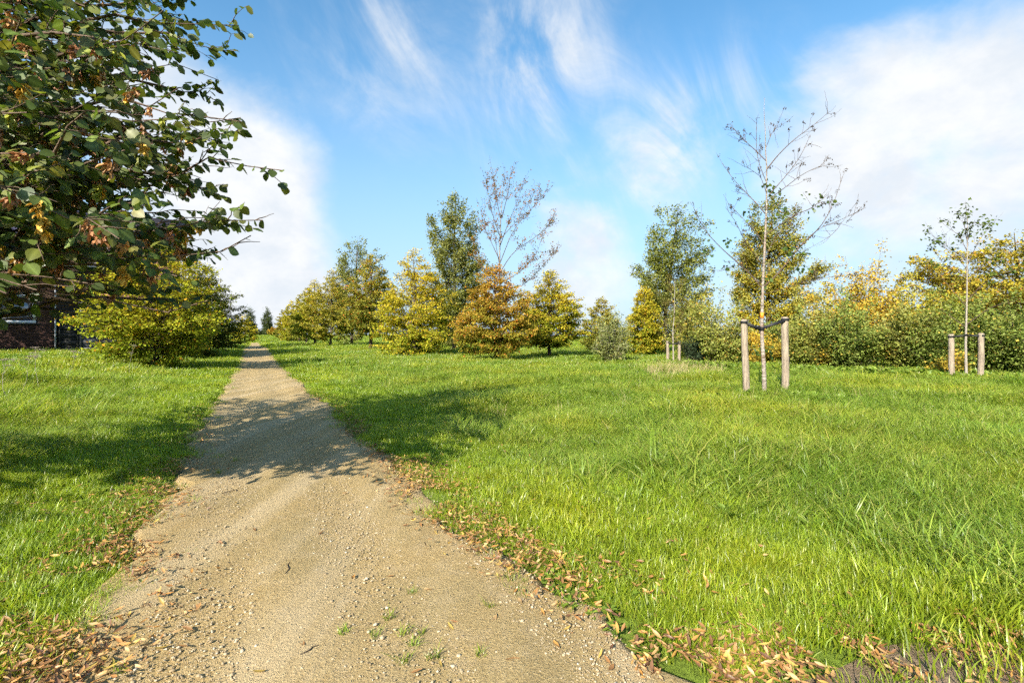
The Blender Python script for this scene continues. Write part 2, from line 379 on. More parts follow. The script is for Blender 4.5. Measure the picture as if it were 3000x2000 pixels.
def zground(X, Y, S, T):
    z = terrain(X, Y)
    inside = (T > TL - 0.4 * flare(S)) & (T < TR + flare(S)) & (S < 92)
    side = (Y < 1.60 + 0.22 * X) & (T > TR) & (Y > -3) & (X < 9) & (X > .75)
    return np.where(inside, z - 0.06, z + 0.005) - np.where(side, 0.05, 0)
ground = link('ground', grid(S_, T_, zground, 'ground', M['ground'])); tag(ground, kind='structure')
rngp = np.random.default_rng(5)
SP = np.concatenate([np.linspace(-5, 12, 120), np.linspace(12.3, 108, 150)])
TP = np.unique(np.concatenate([[0, .012, .035], np.linspace(.05, .95, 25), [.965, .988, 1]]))
def zpath():
    SS, UU = np.meshgrid(SP, TP, indexing='ij')
    jl = 0.06 * np.sin(SP * 1.7) + 0.05 * np.sin(SP * 4.1 + 1) + 0.045 * np.sin(SP * 9.3 + 2) + rngp.normal(0, .02, len(SP)); jr = 0.06 * np.sin(SP * 1.3 + 2) + 0.05 * np.sin(SP * 3.7) + 0.045 * np.sin(SP * 8.1) + rngp.normal(0, .02, len(SP))
    curve = 6.0 * sstep(84, 112, SP) ** 1.5
    wl_, wr_ = TL + jl - 0.04 + curve - 0.4 * flare(SP), TR + jr + 0.02 + curve + flare(SP)
    TT = wl_[:, None] + (wr_ - wl_)[:, None] * UU
    X = PD[0] * SS + PP[0] * TT; Y = PD[1] * SS + PP[1] * TT
    edge = np.minimum(UU, 1 - UU)
    z = terrain(X, Y) + 0.012 - 0.055 * (1 - sstep(0, 0.035, edge)) + 0.012 * np.sin(X * 2.1 + Y) * np.sin(Y * 1.7)
    z += 0.006 * np.sin(TT * 9 + 0.3 * np.sin(SS)) + np.where(SS > 84, 0.04, 0)
    V = np.stack([X, Y, z], -1).reshape(-1, 3); b = len(TP)
    i = np.arange(len(SP) - 1)[:, None] * b + np.arange(b - 1)[None]
    return nmesh('gravel_path', V, np.stack([i, i + 1, i + b + 1, i + b], -1).reshape(-1, 4)[:, ::-1], M['path'], smooth=True)
path = link('gravel_path', zpath()); tag(path, kind='structure')
# bare soil of the side track that leaves the path at the camera's feet
def side_edge(x): return 1.47 + 0.20 * x + 0.05 * np.sin(x * 5)
xs = np.linspace(0.75, 8, 60); ys = np.linspace(0, 1, 14)
XX, UU = np.meshgrid(xs, ys, indexing='ij'); YY = -2.5 + (side_edge(XX) + 0.1 + 2.5) * UU
zz = terrain(XX, YY) + 0.02 - 0.05 * (1 - sstep(0, 0.08, 1 - UU)) + 0.008 * np.sin(XX * 7) * np.sin(YY * 9)
i = np.arange(59)[:, None] * 14 + np.arange(13)[None]
track = link('side_track', nmesh('side_track', np.stack([XX, YY, zz], -1).reshape(-1, 3), np.stack([i, i + 1, i + 15, i + 14], -1).reshape(-1, 4)[:, ::-1], M['soil'], smooth=True)); tag(track, kind='structure')

# ------------------------------------------------------------------ leaves and twigs
KITE_V = np.array([[0, 0, 0], [-.5, .45, .09], [0, 1, -.04], [.5, .45, .09]]); KITE_F = np.array([[0, 3, 2, 1]])
HEX_V = np.array([[0, 0, 0], [-.36, .26, .07], [-.36, .68, .05], [0, 1, -.06], [.36, .68, .05], [.36, .26, .07], [0, .5, -.02]])
HEX_F = np.array([[0, 6, 2, 1], [6, 3, 2, 2], [0, 5, 4, 6], [6, 4, 3, 3]])
HEX_F3 = np.array([[0, 6, 1], [1, 6, 2], [2, 6, 3], [0, 5, 6], [5, 4, 6], [4, 3, 6]])
def join_leaves(name, V, Fc, pos, d, nrm, size, col, mat, width=1.0):
    d = unit(d); nrm = nrm - (nrm * d).sum(1, keepdims=True) * d; nrm = unit(nrm); side = np.cross(d, nrm)
    n, k = len(pos), len(V); size = np.broadcast_to(np.asarray(size, float), (n,))
    P = pos[:, None] + size[:, None, None] * (V[None, :, 0:1] * width * side[:, None] + V[None, :, 1:2] * d[:, None] + V[None, :, 2:3] * nrm[:, None])
    Fa = (Fc[None] + (np.arange(n) * k)[:, None, None]).reshape(-1, Fc.shape[1])
    return nmesh(name, P.reshape(-1, 3), Fa, mat, col=np.repeat(col, k, axis=0))
def wobble(rng, p, amp):
    k = len(p); w = np.cumsum(rng.normal(0, amp / math.sqrt(k), (k, 3)), 0); w -= w[0]; return p + w
PROF = {'horn': [(0, .50), (.08, .84), (.22, 1), (.42, .93), (.62, .72), (.82, .42), (1, .07)],
        'round': [(0, .45), (.15, .85), (.4, 1), (.65, .95), (.85, .68), (1, .15)],
        'poplar': [(0, .45), (.15, .8), (.35, 1), (.55, .95), (.75, .78), (.9, .5), (1, .1)],
        'spire': [(0, .6), (.2, 1), (.5, .8), (.8, .45), (1, .08)]}
def lerp(a, b, t): return a + (b - a) * t
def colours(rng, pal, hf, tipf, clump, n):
    """pal: low, high, tip, odd leaf colours"""
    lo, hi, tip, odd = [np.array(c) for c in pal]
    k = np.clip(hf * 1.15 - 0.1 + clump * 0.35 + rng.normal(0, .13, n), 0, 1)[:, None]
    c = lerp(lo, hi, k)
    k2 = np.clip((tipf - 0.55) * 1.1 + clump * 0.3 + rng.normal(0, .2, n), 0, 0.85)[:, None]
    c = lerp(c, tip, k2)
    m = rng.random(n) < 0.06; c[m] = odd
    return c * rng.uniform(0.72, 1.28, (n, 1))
def make_tree(name, label, x, y, H, Rr, prof, pal, nleaf, ls, seed, trunk_r=0.07, base=0.1, el0=25, el1=60, nprim=60,
              cat='tree', group=None, bark='bark', lean=(0, 0), sec=0.42, flat=0.5, jitter=0.09, droop=0.25, wind=0.0, stems=0, zoff=0.0):
    rng = np.random.default_rng(seed); nleaf = int(nleaf * (2.4 if not stems else 1.75)); ls *= (1.03 if not stems else 1.3); nprim = (int(nprim * 1.15) if prof != 'poplar' else int(nprim * .8)) if not stems else nprim; jitter *= (1.15 if prof != 'poplar' else .9)
    z0 = tz(x, y) + zoff - 0.03
    root = empty(name, (x, y, z0)); tag(root, label, cat, group)
    pr = np.array(PROF[prof]); lines, segs = [], []
    k = 9; tt = np.linspace(0, 1, k)
    axis = np.stack([lean[0] * tt ** 1.5, lean[1] * tt ** 1.5, tt * H * 0.97], 1)
    axis = wobble(rng, axis, 0.035 * H * 0.5); axis[:, 2] = tt * H * 0.97; axis[0] = 0
    if stems == 0:
        lines.append((axis, trunk_r * (1 - tt) ** 0.8 + 0.006)); 
    ga = rng.random() * 6.28
    for i in range(nprim):
        u = (i + rng.random()) / nprim; hf = u
        zf = base + (0.97 - base) * hf
        L = Rr * np.interp(hf, pr[:, 0], pr[:, 1]) * rng.uniform(0.80, 1.08)
        a = ga + i * 2.39996 + rng.normal(0, .25)
        L *= 1 + .14 * math.sin(2 * a + seed) + .12 * math.sin(3 * a + hf * 7 + seed * 2)
        e = R(lerp(el0, el1, hf) + rng.normal(0, 7))
        kk = 6; q = np.linspace(0, 1, kk)
        dirh = np.array([math.cos(a), math.sin(a)])
        rise = math.tan(min(e, 1.35)) * L
        if stems:
            st_r = 0.06 * rng.random(); p0 = np.array([dirh[0] * st_r, dirh[1] * st_r, 0.0])
            top = np.array([dirh[0] * L, dirh[1] * L, H * zf * rng.uniform(.7, 1.32)])
            p = p0 + (top - p0) * q[:, None]; bow = np.sin(q * math.pi) * 0.12 * L; p[:, :2] -= dirh * bow[:, None] * rng.uniform(-.5, 1)
        else:
            za = max(0.02, H * zf - rise * 0.75)
            start = np.array([np.interp(za, axis[:, 2], axis[:, 0]), np.interp(za, axis[:, 2], axis[:, 1]), za])
            p = np.stack([start[0] + dirh[0] * L * q, start[1] + dirh[1] * L * q, start[2] + rise * (q - droop * q ** 2)], 1)
        p[:, 0] += wind * q ** 2 * L; 
        p = wobble(rng, p, 0.10 * L)
        p[:, 2] = np.maximum(p[:, 2], 0.12 + 0.1 * rng.random())
        r0 = max(0.006, min(trunk_r * 0.42, 0.010 * L + 0.004)) if not stems else trunk_r * rng.uniform(.5, 1)
        lines.append((p, r0 * (1 - q * 0.85)))
        cl = rng.normal(0, .5)
        segs.append((p[2:], hf, 0.5, cl, L * 0.5))
        ns = max(3, int(L / 0.16)) if not stems else max(5, int(H * 5))
        for j in range(ns):
            w = rng.uniform(0.22, 1.0); b0 = np.array([np.interp(w, q, p[:, c]) for c in range(3)])
            l2 = L * sec * (1.15 - 0.7 * w) * rng.uniform(.6, 1.2) + 0.08
            a2 = a + rng.choice([-1, 1]) * rng.uniform(0.45, 1.15)
            if stems: a2 = rng.random() * 6.28
            e2 = (e * 0.45 if not stems else R(30)) + rng.normal(0, .22)
            d2 = np.array([math.cos(a2) * math.cos(e2), math.sin(a2) * math.cos(e2), math.sin(e2)])
            q2 = np.linspace(0, 1, 4)[:, None]
            p2 = b0 + d2 * l2 * q2 + np.array([wind * l2 * .5, 0, -droop * l2 * 0.5]) * q2 ** 2
            p2 = wobble(rng, p2, 0.06 * l2)
            lines.append((p2, (r0 * 0.4 * (1 - q2[:, 0] * 0.8)).clip(0.003)))
            segs.append((p2, hf, w, cl + rng.normal(0, .35), l2 * 1.6))
    # leaves along the twigs
    wts = np.array([s[4] for s in segs]); cnt = rng.multinomial(nleaf, wts / wts.sum())
    P, D, HFc, TF, CL = [], [], [], [], []
    for (p, hf, w, cl, _), c in zip(segs, cnt):
        if c == 0: continue
        t = rng.random(c) ** 0.8 * (len(p) - 1.001); i0 = t.astype(int); f = (t - i0)[:, None]
        P.append(p[i0] * (1 - f) + p[i0 + 1] * f); D.append(np.repeat(unit(p[-1:] - p[:1]), c, 0))
        HFc.append(np.full(c, hf)); TF.append(np.clip(w * 0.6 + t / len(p) * 0.5, 0, 1)); CL.append(np.full(c, cl))
    P = np.concatenate(P); D = np.concatenate(D); n = len(P)
    jit = rng.normal(0, 1, (n, 3)) * jitter; jit[:, 2] *= flat; P = P + jit
    P[:, 2] = np.maximum(P[:, 2], 0.10)
    D = D + rng.normal(0, .7, (n, 3)) + np.array([wind, 0, -0.25])
    NR = rng.normal(0, .55, (n, 3)) + np.array([-0.1, -0.1, 1.0])
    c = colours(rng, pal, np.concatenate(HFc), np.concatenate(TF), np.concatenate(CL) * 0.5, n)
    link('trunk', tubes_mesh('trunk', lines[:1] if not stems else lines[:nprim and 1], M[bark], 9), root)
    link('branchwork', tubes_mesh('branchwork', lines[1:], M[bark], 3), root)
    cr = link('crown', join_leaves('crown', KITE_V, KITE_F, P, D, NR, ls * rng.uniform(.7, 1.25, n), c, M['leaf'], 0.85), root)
    return root

# ---- palettes: low, high, tip, odd  (real leaf colours, except the green darkened for shade)
GOLD = ((.297, .345, .030), (.551, .419, .032), (.620, .445, .048), (.530, .276, .028))
YGREEN = ((.224, .274, .025), (.448, .371, .031), (.534, .421, .049), (.505, .253, .028))
OLIVE = ((.197, .231, .037), (.337, .287, .043), (.407, .330, .063), (.393, .210, .034))
COPPER = ((.25, .27, .034), (.42, .255, .04), (.52, .255, .048), (.52, .18, .036))
BROWNISH = ((.26, .27, .036), (.36, .30, .045), (.42, .32, .055), (.40, .22, .04))
POPLAR = ((.19, .205, .050), (.22, .235, .066), (.30, .30, .11), (.31, .27, .08))
SHADEGR = ((.055, .08, .016), (.085, .10, .02), (.15, .12, .025), (.18, .10, .02))  # green darkened so the colour itself holds the shade on the left trees
SHRUB = ((.222, .265, .051), (.307, .307, .072), (.410, .393, .137), (.547, .342, .068))
SHRUBG = ((.154, .213, .041), (.231, .282, .060), (.325, .359, .111), (.410, .325, .068))
SHRUBO = ((.256, .282, .048), (.581, .384, .055), (.620, .410, .068), (.620, .376, .043))
WILLOW = ((.210, .238, .077), (.252, .273, .098), (.322, .336, .154), (.350, .294, .098))
FARGR = ((.06, .085, .03), (.075, .10, .035), (.10, .12, .05), (.12, .11, .04))

ROW = 'autumn trees in the row along the path'
def T(name, label, px, Y, top, wpx, prof, pal, nleaf, ls, seed, **k):
    x = gx(px, Y); H = HC + (HY - top) / F * Y - tz(x, Y)
    return make_tree(name, label, x, Y, H, wpx / 2 / F * Y, prof, pal, nleaf, ls, seed, **k)
# main row to the right of the path, near to far
T('hornbeam_tree', 'large golden yellow tree, brightest of the row beside the lawn', 1215, 29, 718, 262, 'horn', GOLD, 15000, .095, 11, trunk_r=.09, base=.02, el0=12, el1=62, nprim=95, group=ROW)
T('hornbeam_tree', 'dark green tree with brown top and bare dark trunk next to golden tree', 1085, 36, 735, 168, 'horn', (OLIVE[0], BROWNISH[1], BROWNISH[2], COPPER[3]), 10000, .105, 12, trunk_r=.13, base=.15, el0=14, el1=60, nprim=80, group=ROW, bark='barkdark')
T('hornbeam_tree', 'olive brown tree with pale trunk in front of the leaning poplar', 968, 44, 782, 132, 'horn', BROWNISH, 7500, .12, 13, trunk_r=.11, base=.11, el0=14, el1=60, nprim=70, group=ROW)
T('hornbeam_tree', 'yellow green tree, fourth in the row from the golden tree', 925, 52, 812, 104, 'horn', YGREEN, 5500, .135, 14, trunk_r=.14, base=.10, el0=14, el1=58, nprim=60, group=ROW, bark='barkdark')
T('hornbeam_tree', 'grey green tree, fifth in the row from the golden tree', 898, 60, 835, 84, 'horn', OLIVE, 4200, .15, 15, trunk_r=.12, base=.10, el0=14, el1=58, nprim=50, group=ROW)
T('hornbeam_tree', 'dull green tree, sixth in the row from the golden tree', 876, 69, 856, 72, 'horn', OLIVE, 3500, .165, 16, trunk_r=.12, base=.06, el0=14, el1=58, nprim=46, group=ROW)
T('hornbeam_tree', 'small looking olive tree, seventh in the row from the golden tree', 857, 80, 876, 60, 'horn', YGREEN, 3000, .18, 17, trunk_r=.12, base=.05, el0=14, el1=58, nprim=42, group=ROW)
T('hornbeam_tree', 'distant olive tree, second from the far end of the row', 840, 94, 897, 50, 'horn', BROWNISH, 2600, .20, 18, trunk_r=.12, base=.05, el0=14, el1=58, nprim=38, group=ROW)
T('hornbeam_tree', 'farthest tree of the row, brown green, by the path end', 827, 109, 905, 40, 'horn', OLIVE, 2200, .22, 19, trunk_r=.12, base=.04, el0=14, el1=58, nprim=34, group=ROW)
# second line on the lawn
T('hornbeam_tree', 'copper brown tree with green lower leaves standing alone on lawn', 1450, 22.3, 765, 222, 'horn', COPPER, 14500, .080, 21, trunk_r=.085, base=.12, el0=14, el1=58, nprim=95)
T('hornbeam_tree', 'yellow green conical tree behind the copper brown tree', 1610, 27, 782, 196, 'horn', (YGREEN[0], YGREEN[1], GOLD[2], YGREEN[3]), 12000, .09, 22, trunk_r=.10, base=.14, el0=12, el1=58, nprim=85, bark='barkdark')
T('hornbeam_tree', 'olive tree seen in the gap behind the small willow bush', 1765, 36, 866, 130, 'horn', OLIVE, 6500, .11, 23, trunk_r=.09, base=.03, el0=14, el1=58, nprim=60)
T('hornbeam_tree', 'narrow golden tree in front of the leaning tall poplar', 1888, 28, 832, 122, 'horn', (YGREEN[0], YGREEN[1], YGREEN[2], GOLD[3]), 8500, .09, 24, trunk_r=.08, base=.04, el0=18, el1=62, nprim=70)
# poplars
POP = 'tall green poplars behind the lawn'
T('poplar_tree', 'tall green poplar rising behind the golden tree', 1330, 36, 550, 170, 'poplar', POPLAR, 15000, .125, 31, trunk_r=.16, base=.06, el0=45, el1=70, nprim=90, sec=.5, wind=.18, group=POP, lean=(.4, 0), jitter=.16, flat=1, droop=.1)
T('poplar_tree', 'shorter grey green poplar behind the brown trees of the row', 1030, 50, 686, 150, 'poplar', POPLAR, 9000, .155, 32, trunk_r=.16, base=.06, el0=45, el1=70, nprim=70, sec=.5, wind=.25, group=POP, lean=(.6, 0), jitter=.18, flat=1, droop=.1)
T('poplar_tree', 'tall windswept poplar behind the narrow golden tree', 1945, 34, 588, 196, 'poplar', (POPLAR[0], OLIVE[0], POPLAR[2], POPLAR[3]), 14000, .12, 33, trunk_r=.16, base=.06, el0=42, el1=70, nprim=85, sec=.5, wind=.28, group=POP, lean=(.7, 0), jitter=.15, flat=1, droop=.1)
T('poplar_tree', 'green poplar with yellowing lower leaves right behind the staked sapling', 2248, 25, 558, 196, 'poplar', (YGREEN[1], POPLAR[1], POPLAR[2], YGREEN[3]), 16000, .098, 34, trunk_r=.12, base=.05, el0=32, el1=68, nprim=95, sec=.5, wind=.2, group=POP, lean=(.3, 0), jitter=.13, flat=1, droop=.15)
T('poplar_tree', 'distant slender poplar standing on the horizon beyond the path end', 783, 190, 897, 34, 'spire', FARGR, 2600, .36, 35, trunk_r=.2, base=.05, el0=50, el1=75, nprim=50, sec=.5, jitter=.3, flat=1)
T('poplar_tree', 'distant poplar peeping over the small yellow tree at the path end', 733, 190, 895, 34, 'spire', FARGR, 2200, .36, 36, trunk_r=.2, base=.05, el0=50, el1=75, nprim=50, sec=.5, jitter=.3, flat=1)
# left row
T('hornbeam_tree', 'young yellow tree with low spreading branches before the garden fence', 450, 18, 690, 400, 'round', (YGREEN[0], YGREEN[1], GOLD[0], GOLD[3]), 13500, .085, 41, trunk_r=.085, base=.05, el0=8, el1=62, nprim=80, bark='barkdark', jitter=.08)
T('hornbeam_tree', 'dark shaded tree directly behind the young yellow tree', 555, 27, 728, 250, 'horn', SHADEGR, 11000, .095, 42, trunk_r=.10, base=.03, el0=12, el1=62, nprim=80, bark='barkdark')
T('hornbeam_tree', 'dark shaded tree overhanging the left edge of the path', 606, 38, 765, 205, 'horn', (SHADEGR[0], OLIVE[0], SHADEGR[2], SHADEGR[3]), 9000, .11, 43, trunk_r=.11, base=.03, el0=12, el1=60, nprim=75, bark='barkdark')
T('hornbeam_tree', 'small distant yellow tree left of the path end', 716, 92, 918, 76, 'horn', YGREEN, 3600, .19, 44, trunk_r=.12, base=.02, el0=10, el1=58, nprim=44)
T('hornbeam_tree', 'low orange brown tree at the foot of the distant poplars', 803, 140, 958, 30, 'round', COPPER, 1200, .28, 45, trunk_r=.1, base=.05, nprim=26)
for i, (px, w, top) in enumerate(((752, 30, 962), (772, 32, 966), (797, 26, 964), (690, 60, 960))):
    T('horizon_bush', ['dark low bush on the horizon under the far poplars', 'dark bush at the foot of the slender far poplar', 'low dark bush between far poplar and orange tree', 'dark bush on the horizon behind the distant yellow tree'][i],
      px, 178, top, w, 'round', FARGR, 900, .34, 50 + i, trunk_r=.1, base=.02, nprim=24, cat='bush', group='bushes on the horizon')
# shrub belt on the right
HEDGE = 'shrubs of the hedge on the right'
def S(label, px, Y, top, w, pal, n, ls, seed, name='hedge_shrub', cat='shrub', **k):
    top -= 36 if top < 960 else 0
    x = gx(px, Y); H = HC + (HY - top) / F * Y - tz(x, Y)
    k.setdefault('group', HEDGE)
    return make_tree(name, label, x, Y, H, w / 2 / F * Y, 'round', pal, n, ls, seed, cat=cat, stems=1, trunk_r=.016, base=.25, nprim=24, jitter=.085, flat=1, **k)
S('low rounded willow bush with pale stems on the lawn', 1793, 21, 950, 120, WILLOW, 3600, .055, 61, name='willow_bush', cat='bush', group='bushes', bark='barkpale')
S('pale green shrub behind the thin staked sapling', 2020, 25, 886, 120, SHRUB, 4500, .075, 62)
S('dark blue green bush low beside the thin staked sapling', 2050, 20, 985, 110, ((.035, .055, .03), (.05, .075, .035), (.07, .09, .045), (.06, .07, .03)), 3200, .06, 63)
S('grey green leafy shrub left of the tall staked tree', 2115, 19, 905, 150, SHRUB, 5200, .065, 64)
S('low yellowish shrub seen between the two stakes', 2235, 20, 985, 150, SHRUBO, 3200, .065, 65)
S('olive shrub just right of the tall stake', 2385, 18, 900, 150, SHRUB, 5500, .062, 66)
S('orange topped shrub with bare twigs in the hedge', 2440, 19, 868, 150, SHRUBO, 5500, .064, 67)
S('dark green dense shrub in the middle of the hedge', 2500, 16.5, 905, 190, SHRUBG, 6500, .058, 68)
S('tall orange and green young tree rising above the hedge', 2548, 19.5, 752, 160, (SHRUB[0], SHRUBO[1], SHRUBO[2], SHRUBO[3]), 6500, .066, 69, name='young_tree', cat='tree')
S('olive green shrub in front of the pale rounded tree', 2640, 16, 880, 190, SHRUB, 6500, .057, 70)
S('pale yellow green rounded tree behind the hedge', 2690, 21, 832, 170, (SHRUB[1], YGREEN[1], SHRUB[2], GOLD[1]), 6000, .07, 71, name='young_tree', cat='tree')
S('dark shrub behind the second staked sapling', 2770, 15, 915, 190, SHRUBG, 6200, .055, 72)
S('small orange leaved sapling at the foot of the hedge', 2785, 13.2, 1040, 70, SHRUBO, 900, .05, 73)
S('grey green shrub under the large golden tree', 2890, 14.5, 908, 190, (SHRUBG[0], SHRUB[0], SHRUB[2], SHRUBO[1]), 6200, .054, 74)
S('dark green shrub at the right edge of the picture', 2985, 13.6, 905, 190, SHRUBG, 6200, .052, 75)
S('reddish low shrub with bare stems before the hedge', 2460, 17.2, 1000, 110, SHRUBO, 1800, .055, 77)
S('green shrub filling the gap behind the stakes', 2310, 21, 945, 130, SHRUBG, 3800, .07, 78)
S('tall olive shrub in the back of the hedge beside the stakes', 2420, 21, 850, 170, (SHRUB[0], OLIVE[1], SHRUB[2], SHRUBO[1]), 5200, .075, 180)
S('tall yellowing shrub in the back of the hedge left of the second sapling', 2640, 19.5, 838, 180, (SHRUB[0], YGREEN[1], SHRUB[2], SHRUBO[1]), 5600, .072, 181)
S('tall green shrub in the back of the hedge behind the second sapling', 2790, 18, 856, 190, (SHRUBG[1], YGREEN[0], SHRUB[2], SHRUBO[1]), 5600, .068, 182)
S('rusty orange shrub in the back of the hedge under the young tree', 2500, 21.5, 838, 130, SHRUBO, 3800, .075, 183)
S('olive shrub at the left end of the hedge near the dark bush', 2060, 22, 905, 150, (SHRUB[0], OLIVE[1], SHRUB[2], SHRUBO[1]), 4200, .078, 184)
T('hornbeam_tree', 'large golden brown tree behind the hedge at the right edge', 2985, 19.5, 664, 480, 'round', (OLIVE[1], BROWNISH[1], GOLD[1], COPPER[2]), 26000, .095, 79, trunk_r=.11, base=.14, el0=10, el1=58, nprim=95, bark='barkdark')

# tree added out of view on the left so its shade falls on the house
make_tree('hornbeam_tree', 'broad dark tree added out of view at the far left to shade the brick house', -23.6, 17.4, 7.2, 3.0, 'round', OLIVE, 7000, .11, 46, trunk_r=.12, base=.12, el0=12, el1=58, nprim=60, bark='barkdark')
# ------------------------------------------------------------------ sparse trees: tall bare tree, staked saplings
def limb_from(rng, pts, r0, r1=0.003, k=14):
    pts = np.asarray(pts, float); d = np.concatenate([[0], np.cumsum(np.linalg.norm(np.diff(pts, axis=0), axis=1))]); d /= d[-1]
    q = np.linspace(0, 1, k)
    # smooth (Catmull-Rom like) resample
    p = np.stack([np.interp(q, d, pts[:, c]) for c in range(3)], 1)
    for _ in range(2): p[1:-1] = 0.25 * p[:-2] + 0.5 * p[1:-1] + 0.25 * p[2:]
    return p, r0 + (r1 - r0) * q ** 0.8
def twigs(rng, p, n, lmin, lmax, up=0.35, r=0.004):
    out = []
    for _ in range(n):
        w = rng.uniform(0.3, 1.0) * (len(p) - 1.01); i = int(w); b = p[i] + (p[i + 1] - p[i]) * (w - i)
        fw = unit((p[min(i + 1, len(p) - 1)] - p[i])[None])[0]
        d = unit((fw * 0.8 + rng.normal(0, .6, 3) + np.array([0, 0, up]))[None])[0]; L = rng.uniform(lmin, lmax)
        q = np.linspace(0, 1, 5)[:, None]
        out.append((wobble(rng, b + d * L * q + np.array([0, 0, .12 * L]) * q ** 2, .08 * L), np.linspace(r, r * .45, 5)))
    return out
def simple_leaf(col, name='leaf', wd=0.62):
    return nmesh(name, HEX_V * np.array([wd / .62 * 1.05, 1, 1]), HEX_F3, M['leafnear'], col=np.tile(col, (7, 1)))
def place(o, pos, d, nrm, s):
    d = Vector(d).normalized(); nn = Vector(nrm); nn = (nn - nn.dot(d) * d).normalized(); sd = d.cross(nn)
    m = Matrix((sd, d, nn)).transposed().to_4x4() @ Matrix.Scale(s, 4); m.translation = Vector(pos); o.matrix_local = m
rng = np.random.default_rng(90)
# tall nearly bare tree
YB = 25.0; bx_ = gx(1466, YB); bz = tz(bx_, YB)
bare = empty('bare_tree', (bx_, YB, bz)); tag(bare, 'tall almost leafless tree with few brown leaves rising behind the copper tree', 'tree')
def loc(px, py, Y, o): return at(px, py, Y) - np.array(o)
O = (bx_, YB, bz)
trunk = [loc(1464, 1045, YB, O), loc(1463, 860, YB, O), loc(1464, 720, YB, O), loc(1468, 620, YB, O), loc(1474, 540, YB, O), loc(1480, 505, YB, O)]
tl = limb_from(rng, trunk, .075, .006, 20)
link('trunk', tubes_mesh('trunk', [tl], M['birch'], 8), bare)
limbs = [[(1464, 800), (1500, 740), (1560, 700), (1605, 670), (1632, 610)], [(1464, 830), (1520, 800), (1570, 750), (1590, 690)], [(1465, 770), (1500, 680), (1532, 640), (1560, 575)],
         [(1465, 720), (1490, 650), (1512, 600), (1532, 540)], [(1463, 760), (1430, 690), (1415, 660), (1408, 610)], [(1464, 690), (1440, 620), (1430, 575), (1424, 530)],
         [(1466, 640), (1450, 560), (1446, 530), (1442, 500)], [(1470, 640), (1490, 560), (1494, 520), (1502, 490)], [(1464, 860), (1420, 800), (1395, 760), (1385, 700)],
         [(1464, 850), (1530, 840), (1580, 790), (1625, 740)], [(1466, 700), (1520, 640), (1560, 610), (1600, 560)], [(1464, 780), (1450, 700), (1445, 640), (1455, 560)]]
alltw = []
for i, pl in enumerate(limbs):
    dy = rng.uniform(-1.0, 1.0)
    p, r = limb_from(rng, [loc(a, b, YB + dy * j / (len(pl) - 1), O) for j, (a, b) in enumerate(pl)], .022, .004)
    tw = twigs(rng, p, 22, .3, .8, .45, .0055); alltw += [(p, r)] + tw
    link('limb', tubes_mesh('limb', [(p, r)] + tw, M['twig'], 4), bare)
alltw += twigs(rng, tl[0][8:], 14, .3, .7, .6, .006)
link('twig_work', tubes_mesh('twig_work', alltw[-14:], M['bark'], 4), bare)
def sparse(segs, n, rng, zmax, sp):
    P = []
    for _ in range(n):
        p, _r = segs[rng.integers(len(segs))]; w = rng.uniform(.3, .98) * (len(p) - 1.01); i = int(w)
        P.append(p[i] + (p[i + 1] - p[i]) * (w - i))
    P = np.array(P); keep = rng.random(len(P)) < np.clip(1.1 - P[:, 2] / zmax, 0.05, 1); return P[keep] + rng.normal(0, sp, (keep.sum(), 3))
P = sparse(alltw, 9000, rng, 10.5, .06); n = len(P)
c = np.array([.26, .12, .02]) * rng.uniform(.6, 1.3, (n, 1)); g = rng.random(n) < .25; c[g] = (.16, .14, .02)
cr = link('crown', join_leaves('crown', KITE_V, KITE_F, P, rng.normal(0, 1, (n, 3)) + [.2, 0, -.3], rng.normal(0, .6, (n, 3)) + [0, -.3, .8], rng.uniform(.055, .10, n), c, M['leaf'], .75), bare)

def stake(label, base_px, Y, top_py, lean_px, dia, bottom_py, grp):
    x = gx(base_px, Y); z0 = tz(x, Y) - .05; ztop = HC - (top_py - HY) / F * Y; dx = lean_px / F * Y
    rg = np.random.default_rng(int(base_px)); k = 22; th = np.arange(14) * 2 * math.pi / 14
    q = np.linspace(0, 1, k); V = []
    ph = rg.random(4) * 6
    for t in q:
        rr = dia / 2 * (1.03 - .06 * t) * (1 + .04 * np.sin(2 * th + ph[0]) + .03 * np.sin(3 * th + ph[1] + t * 2) + .02 * np.sin(t * 13 + ph[2]))
        if t == 1: rr = rr * .93
        V.append(np.stack([rr * np.cos(th) + dx * t + .006 * math.sin(t * 6 + ph[3]), rr * np.sin(th), np.full(14, (ztop - z0) * min(t * 1.012, 1) + (0.004 if t == 1 else 0))], 1))
    V = np.concatenate(V + [[[dx, 0, ztop - z0 + .006]]]); f = []
    i = np.arange(k - 1)[:, None] * 14; j = np.arange(14)[None]
    f4 = np.stack([i + j, i + (j + 1) % 14, i + 14 + (j + 1) % 14, i + 14 + j], -1).reshape(-1, 4)
    f3 = np.array([[(k - 1) * 14 + a, (k - 1) * 14 + (a + 1) % 14, k * 14] for a in range(14)])
    o = link('tree_stake', nmesh('tree_stake', V, [f4, f3], M['stake'], smooth=True), None, (x, Y, z0)); tag(o, label, 'stake', grp)
    return (x + dx, Y, ztop)
